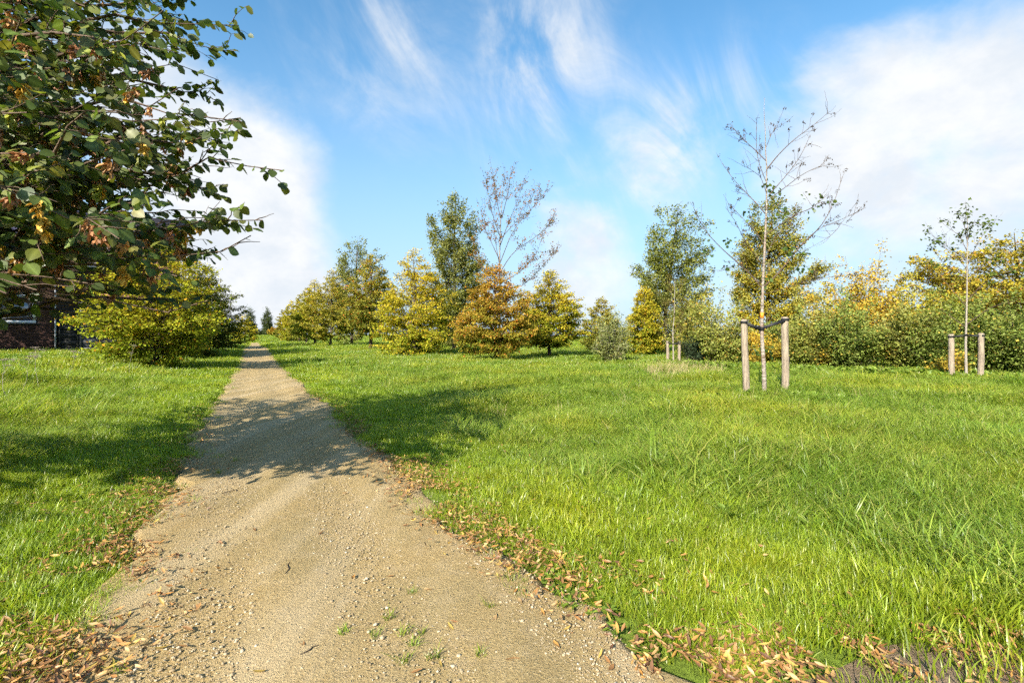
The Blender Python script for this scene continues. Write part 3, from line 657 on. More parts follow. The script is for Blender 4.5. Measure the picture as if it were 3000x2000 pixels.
def strap(label, a, b, w, th, ra, rb):
    """flat rubber strap from a stake to the trunk, wrapped round both"""
    a, b = np.array(a), np.array(b); d = unit((b - a)[None])[0]; root = empty('tree_strap', (*a[:2], a[2])); tag(root, label, 'strap', 'black straps between stakes and saplings')
    side = np.array([-d[1], d[0], 0]); side = side / np.linalg.norm(side)
    up = np.array([0, 0, 1.])
    band = MB()
    for s_ in (-1, 1):
        p0 = side * s_ * ra * .9 + d * ra * .4; p1 = (b - a) + side * s_ * rb * .7
        mid = (p0 + p1) / 2 - up * .01
        ax0 = unit((p1 - p0)[None])[0]; n_ = np.cross(ax0, up); n_ /= np.linalg.norm(n_); u2 = np.cross(n_, ax0)
        band.box(mid, (np.linalg.norm(p1 - p0), th, w), [ax0, n_, u2])
    band.build('band', M['rubber'], root)
    def ring(c, r, nm):
        m = MB(); k = 18; v = []
        for i in range(k):
            t = 2 * math.pi * i / k
            for zz_, rr in ((-w / 2, r), (w / 2, r), (w / 2, r + th), (-w / 2, r + th)): v.append(c + np.array([math.cos(t) * rr, math.sin(t) * rr, zz_]))
        f = [tuple(4 * (i % k) + e for e in (0,)) for i in range(0)]
        for i in range(k):
            A, B = 4 * i, 4 * ((i + 1) % k)
            for e in range(4): f.append((A + e, A + (e + 1) % 4, B + (e + 1) % 4, B + e))
        m.add(v, f); m.build(nm, M['rubber'], root)
    ring(np.zeros(3), ra, 'stake_loop'); ring(b - a, rb, 'trunk_loop')
# ---- the large staked sapling
YS = 9.0
SG = 'round wooden stakes beside the saplings'
X0 = gx(2239, YS); ZS = tz(X0, YS); O = (X0, YS, ZS)
sap = empty('staked_sapling', O); tag(sap, 'tall thin sapling with pale bark and bare upper twigs tied between two stakes', 'tree')
def cp(cx, cy): return 1950 + cx * .6058, 250 + cy * .6058
def lc(pts, dy=0.0): 
    n_ = len(pts) - 1
    return [loc(*cp(a, b), YS + dy * j / n_, O) for j, (a, b) in enumerate(pts)]
tr = limb_from(rng, [np.array([0, 0, -.05])] + lc([(478, 1445), (474, 1330), (466, 1230), (465, 1150), (468, 1040), (473, 900), (480, 780), (485, 650), (490, 560), (486, 480), (491, 400), (481, 300), (484, 220), (474, 130), (478, 60)]), .043, .0025, 44)
tp_ = link('trunk', tubes_mesh('trunk', [tr], M['birch'], 12), sap)
zb = loc(*cp(466, 1128), YS, O); ib = np.argmin(abs(tr[0][:, 2] - zb[2])); cb = tr[0][ib]
MB().tube([cb - [0, 0, .05], cb + [0, 0, .05]], [tr[1][ib] + .004] * 2, 14).build('marking_band', M['orange'], sap)
LIMBS = [([(472, 975), (560, 900), (640, 785), (760, 680), (825, 545), (855, 440)], .017, .3), ([(640, 785), (740, 690), (850, 650), (970, 590)], .008, .2), ([(470, 985), (400, 900), (310, 825), (235, 755), (180, 690), (140, 600)], .015, -.2),
         ([(486, 720), (550, 680), (620, 625), (700, 600), (790, 525)], .010, -.4), ([(486, 625), (420, 550), (340, 470), (285, 395)], .010, .3), ([(490, 405), (540, 340), (620, 262), (720, 190), (790, 130)], .011, -.3),
         ([(500, 530), (580, 440), (650, 350), (700, 240)], .009, .4), ([(485, 365), (430, 310), (370, 258), (330, 208)], .009, .0), ([(488, 560), (570, 500), (660, 430), (770, 380)], .009, -.6),
         ([(476, 1010), (560, 985), (680, 950), (840, 920)], .006, -.5), ([(478, 880), (380, 750), (340, 660), (290, 590)], .009, -.5), ([(488, 470), (455, 390), (440, 320), (440, 180)], .007, .3),
         ([(486, 300), (510, 240), (535, 195)], .006, .2), ([(487, 520), (460, 440), (400, 400), (385, 395)], .006, -.3), ([(480, 830), (540, 720), (600, 660), (660, 590)], .008, .6), ([(472, 960), (420, 930), (360, 860), (300, 890), (250, 900)], .006, .4),
         ([(760, 680), (860, 660), (800, 730), (690, 790)], .005, .2), ([(484, 780), (430, 700), (370, 640), (300, 570)], .007, .8)]
tips = []; rl = np.random.default_rng(7)
for pl, r0, dy in LIMBS:
    p, r = limb_from(rl, lc(pl, dy), r0, .0028)
    tw = twigs(rl, p, 10, .12, .42, .3, .0034); tips += [(p, r)] + tw
    link('limb', tubes_mesh('limb', [(p, r)] + tw, M['twig'], 5), sap)
# seed clusters (dark little cones) at the twig ends
def cone_cluster(seed):
    r_ = np.random.default_rng(seed); m = MB()
    for i in range(5):
        c0 = r_.normal(0, .018, 3); k = np.array([0, .35, 1, .95, .35, 0.05])
        m.tube([c0 + np.array([0, 0, -.009 + .0036 * j]) for j in range(6)], k * .007 + .0006, 6)
        m.tube([c0 * .2 + [0, 0, .03], c0 * .6 + [0, 0, .02], c0 + [0, 0, .008]], [.0012] * 3, 3)
    return m.mesh('seed_cluster', M['barkdark'])
cones = [cone_cluster(i) for i in range(4)]
for i in range(150):
    p, _r = tips[rl.integers(len(tips))]; w = rl.uniform(.72, 1.0) * (len(p) - 1.01); j = int(w)
    o = link('seed_cluster', cones[i % 4], sap, p[j] + (p[j + 1] - p[j]) * (w - j) - np.array([0, 0, .02])); o.rotation_euler = (rl.normal(0, .4), rl.normal(0, .4), rl.random() * 6); o.scale = (rl.uniform(.9, 1.5),) * 3
slv = [simple_leaf(c) for c in ((.06, .11, .016), (.085, .14, .02), (.12, .16, .025), (.05, .09, .02))]
spots = [(505, 490, 12), (545, 525, 14), (575, 600, 10), (750, 565, 12), (720, 600, 10), (690, 530, 5), (390, 620, 9), (465, 470, 6), (610, 800, 16), (640, 820, 10), (560, 650, 8), (660, 890, 12), (290, 755, 10), (220, 775, 8), (480, 940, 9), (455, 995, 5), (460, 1285, 20), (530, 640, 8), (310, 870, 8), (590, 760, 8), (500, 1270, 10)]
for cx, cy, n_ in spots:
    b = loc(*cp(cx, cy), YS + rl.normal(0, .15), O)
    for i in range(n_):
        o = link('leaf', slv[rl.integers(4)], sap)
        place(o, b + rl.normal(0, .065, 3), rl.normal(0, .6, 3) + [.45, 0, -.4], rl.normal(0, .6, 3) + [0, -.4, .8], rl.uniform(.05, .085))
sL = stake('round wooden stake left of the tall sapling, tilted slightly', 2187, YS, 936, -7, .118, 1131, SG)
sR = stake('upright thick wooden stake to the right of the tall sapling', 2301, YS, 929, -1, .126, 1131, SG)
def trunk_at(trk, z): i = np.argmin(abs(trk[0][:, 2] - z)); return trk[0][i], trk[1][i]
pt, rt = trunk_at(tr, sL[2] - .13 - ZS)
strap('black strap from the tilted stake to the tall sapling', (sL[0], sL[1], sL[2] - .05), pt + np.array(O), .045, .006, .062, rt + .006)
pt, rt = trunk_at(tr, sR[2] - .17 - ZS)
strap('black strap from the upright thick stake to the tall sapling', (sR[0], sR[1], sR[2] - .045), pt + np.array(O) + [0, 0, .03], .045, .006, .066, rt + .008)
# ---- second staked sapling on the right and a thin one farther off
def sapling2(label, px, base_py, Y, top_py, limbs, bark, leafn, leafcol, leafs, stakes, seed):
    x = gx(px, Y); z = tz(x, Y); O = (x, Y, z); r_ = np.random.default_rng(seed)
    root = empty('staked_sapling', O); tag(root, label, 'tree')
    t_ = limb_from(r_, [np.array([0, 0, -.05])] + [loc(px + a, b, Y, O) for a, b in [(0, base_py - 10), (-2, base_py - 100), (2, (base_py + top_py) / 2), (3, top_py + 60), (4, top_py)]], .034, .005, 26)
    link('trunk', tubes_mesh('trunk', [t_], M[bark], 9), root)
    sg = []
    for pl in limbs:
        dy = r_.uniform(-.7, .7)
        p, r = limb_from(r_, [loc(a, b, Y + dy * j / (len(pl) - 1), O) for j, (a, b) in enumerate(pl)], .011, .003)
        tw = twigs(r_, p, 7, .15, .5, .3, .0035); sg += [(p, r)] + tw; link('limb', tubes_mesh('limb', [(p, r)] + tw, M['twig'], 4), root)
    P = []
    for _ in range(leafn // 6):
        p, _r = sg[r_.integers(len(sg))]; w = r_.uniform(.55, .99) * (len(p) - 1.01); i = int(w); b = p[i] + (p[i + 1] - p[i]) * (w - i); P.append(b + r_.normal(0, .06, (6, 3)))
    P = np.concatenate(P); n = len(P); c = np.array(leafcol) * r_.uniform(.6, 1.35, (n, 1))
    cr = link('crown', join_leaves('crown', KITE_V, KITE_F, P, r_.normal(0, .6, (n, 3)) + [.5, 0, -.3], r_.normal(0, .6, (n, 3)) + [0, -.3, .8], r_.uniform(.75, 1.3, n) * leafs, c, M['leaf'], .75), root)
    tops = [stake(*s_) for s_ in stakes]
    for tp2, nm in zip(tops, ('first', 'second')):
        pt, rt = trunk_at(t_, tp2[2] - .06 - z)
        yield tp2, pt + np.array(O), rt
g = sapling2('second pale sapling with small leaves tied between stakes before the hedge', 2831, 1108, 12.2, 625,
             [[(2834, 900), (2790, 850), (2750, 800), (2690, 775)], [(2834, 880), (2880, 830), (2930, 800), (2990, 790)], [(2833, 950), (2900, 900), (2980, 880)], [(2834, 830), (2870, 780), (2900, 760)], [(2835, 790), (2790, 740), (2750, 715)], [(2836, 770), (2870, 700), (2900, 665)],
              [(2836, 740), (2810, 690), (2790, 675)], [(2836, 700), (2850, 650), (2880, 660)], [(2832, 960), (2790, 930), (2760, 905)], [(2836, 720), (2825, 660), (2830, 618)], [(2834, 810), (2770, 780), (2730, 725)], [(2835, 760), (2800, 740), (2730, 690)]],
             'barkpale', 520, (.085, .12, .025), .075,
             [('stake left of the second sapling, half hidden by orange leaves', 2789, 12.4, 979, -3, .12, 1090, SG), ('thick stake right of the second sapling by the hedge', 2873, 12.0, 976, 2, .128, 1095, SG)], 101)
for (tp2, pt, rt), lb in zip(g, ('thin black strap to the stake with orange leaves at its foot', 'thin black strap to the thick stake by the hedge')):
    strap(lb, (tp2[0], tp2[1], tp2[2] - .06), pt, .04, .006, .064, rt + .006)
g = sapling2('thin brown sapling tied between short stakes farther back on the lawn', 1973, 1062, 20, 815,
             [[(1973, 960), (1950, 900), (1935, 860)], [(1973, 980), (1995, 930), (2010, 890)], [(1974, 930), (1985, 870), (1995, 830)], [(1973, 1000), (1945, 960), (1925, 930)], [(1973, 900), (1965, 850), (1960, 820)], [(1973, 1000), (2000, 965), (2025, 950)]],
             'barkpale', 1300, (.15, .125, .035), .06,
             [('short pale stake left of the thin brown sapling', 1956, 20, 999, 0, .115, 1063, SG), ('short pale stake right of the thin brown sapling', 1990, 20, 999, 0, .115, 1063, SG)], 102)
for (tp2, pt, rt), lb in zip(g, ('small dark strap at the thin sapling, the one toward the lawn', 'small dark strap at the thin sapling, the one toward the hedge')):
    strap(lb, (tp2[0], tp2[1], tp2[2] - .05), pt, .04, .006, .06, rt + .006)

# ------------------------------------------------------------------ the big tree whose branches hang in from the left
TX, TY = -5.35, 3.1
big = empty('hornbeam_tree', (TX, TY, tz(TX, TY))); tag(big, 'large green tree overhanging the left, with brown hanging seed clusters', 'tree')
BO = np.array([TX, TY, tz(TX, TY)])
rb = np.random.default_rng(2024)
ttr = limb_from(rb, [np.array([0, 0, -.05]), [.03, .02, 1], [.0, .05, 2.2], [.08, 0, 3.2], [.05, .1, 4.1]], .13, .02, 20)
link('trunk', tubes_mesh('trunk', [ttr], M['barkdark'], 14), big)
TIPS = [(560, -30, 4.2), (700, 75, 3.9), (690, 150, 4.4), (640, 235, 4.6), (706, 345, 3.9), (715, 385, 3.4), (655, 430, 4.5), (832, 500, 3.2), (640, 545, 4.0), (770, 645, 3.1), (735, 690, 2.9), (660, 640, 3.8),
        (600, 740, 3.6), (610, 880, 2.7), (520, 810, 2.6), (470, 735, 4.2), (260, 830, 2.4), (110, 850, 2.1), (20, 860, 1.9), (350, 700, 2.2), (200, 640, 2.0), (420, 560, 2.4), (180, 480, 2.1), (450, 420, 2.7), (300, 330, 2.2),
        (520, 260, 3.0), (150, 200, 2.2), (380, 130, 2.5), (250, 20, 2.2), (480, 30, 3.2), (60, 60, 2.0), (80, 330, 1.9), (560, 500, 3.2), (590, 330, 3.4), (400, 250, 3.8), (300, 500, 4.0), (150, 560, 3.6), (480, 640, 3.0), (250, 250, 4.6), (100, 420, 4.6),
        (420, 80, 4.4), (200, 120, 4.2), (330, 640, 4.6), (560, 150, 4.4), (480, 480, 4.6), (60, 700, 3.0), (150, 760, 3.0), (330, 770, 3.2), (30, 560, 2.4), (600, 620, 4.8), (560, 400, 4.8), (330, 400, 4.8), (120, 250, 4.6), (480, 250, 4.7),
        (40, 150, 3.2), (20, 420, 3.2), (220, 400, 3.0), (350, 180, 3.4), (130, 20, 4.0), (520, 700, 4.4), (400, 820, 3.4),
        (300, -40, 3.4), (100, -60, 2.9), (450, -40, 3.6), (200, -80, 4.0), (610, 60, 4.5), (640, 300, 4.2), (500, 150, 3.6), (550, 580, 4.4), (430, 700, 3.6), (240, 560, 4.2), (80, 640, 4.0), (420, 330, 3.2), (60, 250, 4.2)]
tips3 = [at(*t) - BO for t in TIPS]
for i in range(46):         # the rest of the crown, outside the picture
    a = rb.random() * 6.28; rr = rb.uniform(2.2, 4.0); zz_ = rb.uniform(1.5, 3.9); rr *= math.sqrt(max(.15, 1 - ((zz_ - 2.3) / 2.3) ** 2))
    tips3.append(np.array([math.cos(a) * rr, math.sin(a) * rr, zz_]))
LP, LD, LN, twl, inpic = [], [], [], [], []
for i, tip in enumerate(tips3):
    hz = np.clip(tip[2] - 0.20 * np.linalg.norm(tip[:2]) - rb.uniform(.0, .5), .7, 4.6)
    b0 = np.array([np.interp(hz, ttr[0][:, 2], ttr[0][:, 0]), np.interp(hz, ttr[0][:, 2], ttr[0][:, 1]), hz])
    k = 16; q = np.linspace(0, 1, k)[:, None]
    p = b0 + (tip - b0) * q; L = np.linalg.norm(tip - b0)
    p[:, 2] += np.sin(q[:, 0] * math.pi) * L * rb.uniform(.02, .09)
    p = wobble(rb, p, .07 * L); p += (tip - p[-1]) * q ** 2
    r = .006 + (.004 * L + .008) * (1 - q[:, 0]) ** 1.2; r[-3:] *= .5
    link('limb', tubes_mesh('limb', [(p, r)], M['twig'], 7), big)
    fw0 = unit((tip - b0)[None])[0]; sideh = unit(np.array([[-fw0[1], fw0[0], 0]]))[0]
    nl = int(L * 7.5)
    runs = [(p[11:], .0022)]
    for j in range(nl):
        w = rb.uniform(.22, .99); idx = w * (k - 1.01); ii = int(idx); b = p[ii] + (p[ii + 1] - p[ii]) * (idx - ii)
        sg_ = 1 if j % 2 else -1
        l2 = (.16 + .62 * (1 - w) ** .8) * rb.uniform(.5, 1.15); d = unit((fw0 * rb.uniform(.5, 1.1) + sideh * sg_ * rb.uniform(.4, .9) + np.array([0, 0, rb.normal(0, .25)]))[None])[0]
        q2 = np.linspace(0, 1, 6)[:, None]; p2 = wobble(rb, b + d * l2 * q2 + np.array([0, 0, -.14 * l2]) * q2 ** 2, .07 * l2)
        twl.append((p2, np.linspace(.0036, .0014, 6))); runs.append((p2, 0))
        if l2 > .3:
            for _ in range(3):
                w2 = rb.uniform(.3, .9) * 4.9; i2 = int(w2); bb = p2[i2] + (p2[i2 + 1] - p2[i2]) * (w2 - i2)
                d3 = unit((d + sideh * rb.normal(0, .8) + rb.normal(0, .3, 3))[None])[0]; l3 = l2 * rb.uniform(.25, .5)
                p3 = wobble(rb, bb + d3 * l3 * q2, .06 * l3); twl.append((p3, np.linspace(.0024, .001, 6))); runs.append((p3, 0))
    for pr_, _z in runs:
        Lr = np.linalg.norm(np.diff(pr_, axis=0), axis=1).sum(); nlf = max(2, int(Lr / .034)); 
        for j in range(nlf):
            if rb.random() < (.40 if i < len(TIPS) else .68): continue
            w = (j + .6) / nlf * (len(pr_) - 1.01); ii = int(w); b = pr_[ii] + (pr_[ii + 1] - pr_[ii]) * (w - ii)
            fw = unit((pr_[ii + 1] - pr_[ii])[None])[0]; sd = unit(np.array([[-fw[1], fw[0], 0.001]]))[0] * (1 if j % 2 else -1)
            LP.append(b); LD.append(fw * .55 + sd * .75 + rb.normal(0, .35, 3) + [0, 0, -.6]); LN.append(rb.normal(0, .6, 3) + [0.1, -.35, .8])
LP, LD, LN = np.array(LP), np.array(LD), np.array(LN)
LS = rb.uniform(.046, .092, len(LP))
link('twig_work', tubes_mesh('twig_work', twl, M['twig'], 4), big)
print('overhanging tree leaves', len(LP))
LC = [(.065, .10, .014), (.085, .13, .017), (.11, .155, .022), (.055, .09, .02), (.18, .205, .028), (.13, .14, .034)]
def horn_leaf(col, seed, rows=11):
    r_ = np.random.default_rng(seed); v, f = [], []
    prof = lambda t: .37 * math.sin(math.pi * t ** .78) ** .72 * (1 - .12 * t)
    curl, cup = r_.uniform(-.1, .22), r_.uniform(.02, .16)
    for i in range(rows + 1):
        t = i / rows; wv = max(prof(t), 0.004); ple = (.014 if i % 2 else -.014) * min(1, wv * 5)
        zz_ = -curl * t * t; ser = .02 * (1 if i % 2 else -1) * min(1, wv * 4)
        for sg_ in (-1, -.5, 0, .5, 1):
            y = t + abs(sg_) * .10 * (1 - t)
            w_ = wv * sg_ * (1 + (ser if abs(sg_) == 1 else 0))
            v.append((w_, y, zz_ + cup * abs(w_) + (ple if sg_ else -.006) * abs(sg_) ** .5))
    for i in range(rows):
        for j in range(4): a = i * 5 + j; f.append((a, a + 1, a + 6, a + 5))
    c = np.tile(col, (len(v), 1)); 
    for i in range(len(v)):
        if i % 5 == 2: c[i] = c[i] * 1.5 + .02
    return nmesh('leaf', v, np.array(f), M['leafnear'], col=c, smooth=False)
hl = [horn_leaf(c, i) for i, c in enumerate(LC)] + [horn_leaf((.16, .15, .02), 9), horn_leaf((.085, .13, .02), 10)]
W = LP + BO; dep = W[:, 1]; px = 1500 + W[:, 0] / np.maximum(dep, .1) * F; py = HY - (W[:, 2] - HC) / np.maximum(dep, .1) * F
vis = (dep > .9) & (px > -20) & (px < 3000) & (py > -30)
keep = ~((vis) & (dep < 1.55)); keep &= ~((px > 690) & (py > 700) & vis); keep &= ~(vis & (py > 912 - .05 * px)); keep &= ~(vis & (px < 330) & (py > 750) & (rb.random(len(LP)) < .78)); keep &= ~(vis & (px < 230) & (py > 790) & (rb.random(len(LP)) < .62))
ok = np.where(vis & keep)[0]; near = ok[np.argsort(dep[ok] / LS[ok])[:300]]
for i in near:
    o = link('leaf', hl[rb.integers(len(hl))], big); place(o, LP[i], LD[i], LN[i], LS[i])
rest = keep.copy(); rest[near] = False; ri = np.where(rest)[0]
mid_ = ok[np.argsort(dep[ok] / LS[ok])[300:2600]]
vs, fs, cs, off = [], [], [], 0
tv = np.array([v.co[:] for v in hl[0].vertices]); tf = np.array([p.vertices[:] for p in hl[0].polygons])
lo_i = np.setdiff1d(ri, mid_)
cm = np.array(LC)[rb.integers(0, len(LC), len(mid_))] * rb.uniform(.7, 1.3, (len(mid_), 1))
fo = link('foliage', join_leaves('foliage', tv, tf, LP[mid_], LD[mid_], LN[mid_], LS[mid_], cm, M['leafnear']), big); tag(fo, kind='stuff')
cm = np.array(LC)[rb.integers(0, len(LC), len(lo_i))] * rb.uniform(.7, 1.3, (len(lo_i), 1))
fo = link('foliage', join_leaves('foliage', HEX_V, HEX_F3, LP[lo_i], LD[lo_i], LN[lo_i], LS[lo_i], cm, M['leafnear'], 1.02), big); tag(fo, kind='stuff')
# hanging brown seed clusters
def bracts(seed, col):
    r_ = np.random.default_rng(seed); n = 20; P = np.zeros((n, 3)); P[:, 2] = -np.linspace(0.0, .055, n); P[:, :2] = r_.normal(0, .004, (n, 2))
    a = r_.random(n) * 6.28; D = np.stack([np.cos(a) * .55, np.sin(a) * .55, np.full(n, -.75)], 1) + r_.normal(0, .25, (n, 3)); NN = np.stack([np.cos(a), np.sin(a), np.full(n, .5)], 1) + r_.normal(0, .3, (n, 3))
    c = np.array(col) * r_.uniform(.65, 1.35, (n, 1))
    return join_leaves('seed_cluster', HEX_V * [1, 1, 1.8], HEX_F3, P, D, NN, r_.uniform(.026, .044, n), c, M['dry'], .55)
bm_ = [bracts(1, (.40, .21, .09)), bracts(2, (.46, .25, .10)), bracts(3, (.30, .14, .06)), bracts(4, (.55, .34, .06)), bracts(5, (.36, .17, .08)), bracts(6, (.28, .30, .04))]
cand = ok[(px[ok] < 640) & (py[ok] < 860) & (dep[ok] < 3.6)]
cand = rb.choice(cand, 170, replace=False)
for j, i in enumerate(cand):
    o = link('seed_cluster', bm_[rb.integers(6)], big, LP[i] + [0, 0, -.01]); o.rotation_euler = (rb.normal(0, .3), rb.normal(0, .3), rb.random() * 6); o.scale = (rb.uniform(.95, 1.5),) * 3

# ------------------------------------------------------------------ houses, fence
UX = np.array([0.881, 0.473, 0]); UD = np.array([-0.473, 0.881, 0]); UZ = np.array([0, 0, 1.])
AX = np.array([UX, UD, UZ])
HO = np.array([gx(161, 22.0), 22.0, 0]); HO[2] = tz(HO[0], HO[1]) - .1       # the wall corner at the ground
house = empty('brick_house', HO); tag(house, 'dark brown brick house with tiled roof and solar panels behind the overhanging tree', 'house')
def hp(u, d, z): return UX * u + UD * d + UZ * z
def hbox(m, u0, u1, d0, d1, z0, z1): return m.box(hp((u0 + u1) / 2, (d0 + d1) / 2, (z0 + z1) / 2), (u1 - u0, d1 - d0, z1 - z0), AX)
def zat(py, Y): return HC - (py - HY) / F * Y - HO[2]
ZG = zat(783, 22.4)                                    # gutter height above the base
wu0, wu1, wz0, wz1 = -3.9, -.64, zat(946, 21.4), zat(862, 21.4)
WL = 7.5
m = MB()
hbox(m, -WL, wu0, .0, .25, 0, ZG); hbox(m, wu1, 0, .0, .25, 0, ZG); hbox(m, wu0, wu1, .0, .25, 0, wz0); hbox(m, wu0, wu1, 0, .25, wz1, ZG)
hbox(m, -.25, 0, .26, 7, 0, ZG); hbox(m, -WL, -.26, 6.75, 7, 0, ZG)
wall = m.build('wall', M['mortar'], house)
def brick_mesh(l, h, w=.03):
    e = .004; v = []
    for (y, s_) in ((0, 1), (-w + e, 1), (-w, 0)):
        k = 0 if s_ else e
        v += [(-l / 2 + k, y, k), (l / 2 - k, y, k), (l / 2 - k, y, h - k), (-l / 2 + k, y, h - k)]
    f = []
    for a in (0, 4):
        for i in range(4): f.append((a + i, a + (i + 1) % 4, a + 4 + (i + 1) % 4, a + 4 + i))
    f.append((8, 9, 10, 11)); return v, f
bl, bh = .205, .05; bv, bf = brick_mesh(bl, bh); bv = np.array(bv)
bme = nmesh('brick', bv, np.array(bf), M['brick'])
rh = np.random.default_rng(3)
bricks = []
nz = int(ZG / .0625)
for r_ in range(nz):
    z = r_ * .0625 + .006
    for c_ in range(int(WL / .215)):
        u = -.108 - c_ * .215 - (.1075 if r_ % 2 else 0)
        if u - bl / 2 < -WL: continue
        if wu0 - .02 < u + bl / 2 and u - bl / 2 < wu1 + .02 and wz0 - .1 < z + bh and z < wz1 + .02: continue
        bricks.append((u, z))
bricks.sort(key=lambda b: abs(b[1] - 1.0) + abs(b[0]) * .9)
from math import atan2
RZ = atan2(UX[1], UX[0])
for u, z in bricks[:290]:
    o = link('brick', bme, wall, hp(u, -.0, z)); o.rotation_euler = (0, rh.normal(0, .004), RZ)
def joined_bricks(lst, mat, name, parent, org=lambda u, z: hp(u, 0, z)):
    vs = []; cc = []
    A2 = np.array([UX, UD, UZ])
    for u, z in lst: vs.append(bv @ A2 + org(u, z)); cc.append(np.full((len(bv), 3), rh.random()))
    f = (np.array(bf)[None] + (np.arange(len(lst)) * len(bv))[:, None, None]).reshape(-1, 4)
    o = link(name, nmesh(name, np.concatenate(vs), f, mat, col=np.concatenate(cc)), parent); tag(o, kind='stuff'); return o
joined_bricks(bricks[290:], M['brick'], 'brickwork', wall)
# right hand return under the overhanging roof
m = MB(); hbox(m, .003, 1.75, .15, 6.5, zat(832, 22.8), ZG - .02); m.build('upper_wall', M['brick'], house)
# window
win = MB(); d0, d1 = -.02, .07; fw = .11
hbox(win, wu0, wu1, d0, d1, wz0, wz0 + fw); hbox(win, wu0, wu1, d0, d1, wz1 - fw, wz1); hbox(win, wu0, wu0 + fw, d0 - .002, d1, wz0 + fw, wz1 - fw); hbox(win, wu1 - fw, wu1, d0 - .002, d1, wz0 + fw, wz1 - fw)
wobj = win.build('window', M['white'], house)
m = MB(); hbox(m, wu0 + fw, wu1 - fw, .04, .05, wz0 + fw, wz1 - fw); m.build('pane', M['glass'], wobj)
m = MB(); hbox(m, wu0 - .05, wu1 + .14, -.10, .02, wz0 - .06, wz0 - .004); m.build('sill', M['mortar'], wobj)
m = MB(); hbox(m, wu0, wu1, .12, .2, wz0, wz1); m.build('room_dark_sheet', M['dark'], wobj)  # dark sheet standing in for the unlit room behind the pane
# gutter and downpipe
gy = -.42; EU = 1.95
gp = []
m = MB(); k = 9
for e, u in enumerate((-WL, EU)):
    for i in range(k): t = math.pi * i / (k - 1); gp.append(hp(u, gy - .06 * math.cos(t), ZG - .06 * math.sin(t) + .03))
m.add(gp, [(i, i + 1, k + i + 1, k + i) for i in range(k - 1)]); gm = m.build('gutter', M['zinc'], house)
so_ = gm.modifiers.new('thickness', 'SOLIDIFY'); so_.thickness = .008
MB().tube([hp(.03, -.06, 0), hp(.03, -.06, 1.4), hp(.03, -.06, ZG - .05)], [.03] * 3, 10).build('downpipe', M['zinc'], house)
# roof, tiles, panels
PITCH = R(40); rs = np.array([UX, UD * math.cos(PITCH) + UZ * math.sin(PITCH), -UD * math.sin(PITCH) + UZ * math.cos(PITCH)])
R0 = hp(0, gy + .05, ZG + .06); RLEN = 5.3
roof = MB().box(R0 + UX * ((EU - WL) / 2) + rs[1] * (RLEN / 2) - rs[2] * .05, (EU + WL, RLEN, .06), rs).build('roof', M['dark'], house)
ridge = R0 + rs[1] * RLEN
mb = MB(); back = np.array([UX, -UD * math.cos(PITCH) + UZ * math.sin(PITCH), UD * math.sin(PITCH) + UZ * math.cos(PITCH)])
mb.box(ridge + UX * ((EU - WL) / 2) - back[1] * (RLEN / 2) - back[2] * .06, (EU + WL, RLEN - .1, .06), back).build('roof_back', M['dark'], house)
tw_, tl_ = .23, .36
v = []; kx = 7
for yy, zo in ((0, 0.028), (-0.002, 0.0), (tl_ + .05, 0.0)):
    for i in range(kx):
        t = i / (kx - 1); x = (t - .5) * tw_ * 1.06; v.append((x, yy, .028 * math.sin(t * 2 * math.pi) + .03 + zo))
f = [(i, i + 1, kx + i + 1, kx + i) for i in range(kx - 1)] + [(i + 1, i, 2 * kx + i, 2 * kx + i + 1) for i in range(kx - 1)]
tile = nmesh('roof_tile', v, np.array(f), M['tile'], smooth=False)
RM = Matrix(rs.tolist()).transposed()
def rput(name, me, parent, u, s_, h=0): 
    o = link(name, me, parent, R0 + UX * u + rs[1] * s_ + rs[2] * h); o.rotation_euler = RM.to_euler(); return o
ncol = int(6.9 / tw_)
for c_ in range(ncol):
    for r_ in range(2): rput('roof_tile', tile, roof, EU - .12 - c_ * tw_, r_ * tl_ + .0, -.012)
for c_ in range(3):
    for r_ in range(2, 14): rput('roof_tile', tile, roof, EU - .12 - c_ * tw_, r_ * tl_, -.012)
for j in range(13):
    o = rput('verge_tile', MB().box((0, 0, 0), (.03, tl_ + .03, .14)).mesh('verge_tile', M['tile']), roof, EU + .02, j * tl_ + .18, .02)
pw, ph = 1.64, 1.0
for r_ in range(4):
    for c_ in range(4):
        u = EU - .85 - pw / 2 - c_ * (pw + .02); s_ = .86 + ph / 2 + r_ * (ph + .02)
        o = rput('solar_panel', MB().box((0, 0, 0), (pw - .05, ph - .05, .03)).mesh('solar_panel', M['panelblue']), roof, u, s_, .12)
        fm = MB()
        for c0, sz in (((0, -ph / 2 + .012, 0), (pw, .024, .035)), ((0, ph / 2 - .012, 0), (pw, .024, .035)), ((-pw / 2 + .012, 0, 0), (.024, ph - .05, .035)), ((pw / 2 - .012, 0, 0), (.024, ph - .05, .035))): fm.box(c0, sz)
        link('panel_frame', fm.mesh('panel_frame', M['alu']), o)
# second house farther back, sunlit brick with white window panels
H2 = np.array([gx(150, 33.0), 33.0, 0]); H2[2] = tz(H2[0], H2[1]) - .1
h2 = empty('brick_house', H2); tag(h2, 'lighter red brick house with white window panels beyond the garden fence', 'house')
HOs = HO; z2 = lambda py: HC - (py - HY) / F * 33.5 - H2[2]
zc = z2(872)
m = MB(); hbox(m, -.6, 7, .0, .3, 0, zc - .0); w2 = m.build('wall', M['mortar'], h2)
lst = []
for r_ in range(int(zc / .0625)):
    for c_ in range(20): lst.append((-.5 + c_ * .215 + (.1075 if r_ % 2 else 0), r_ * .0625 + .006))
lst = [b for b in lst if b[1] > zc - 1.9]
lst.sort(key=lambda b: -b[1])
b2 = nmesh('brick', bv, np.array(bf), M['brickred'])
for u, z in lst[:240]:
    o = link('brick', b2, w2, hp(u, 0, z)); o.rotation_euler = (0, 0, RZ)
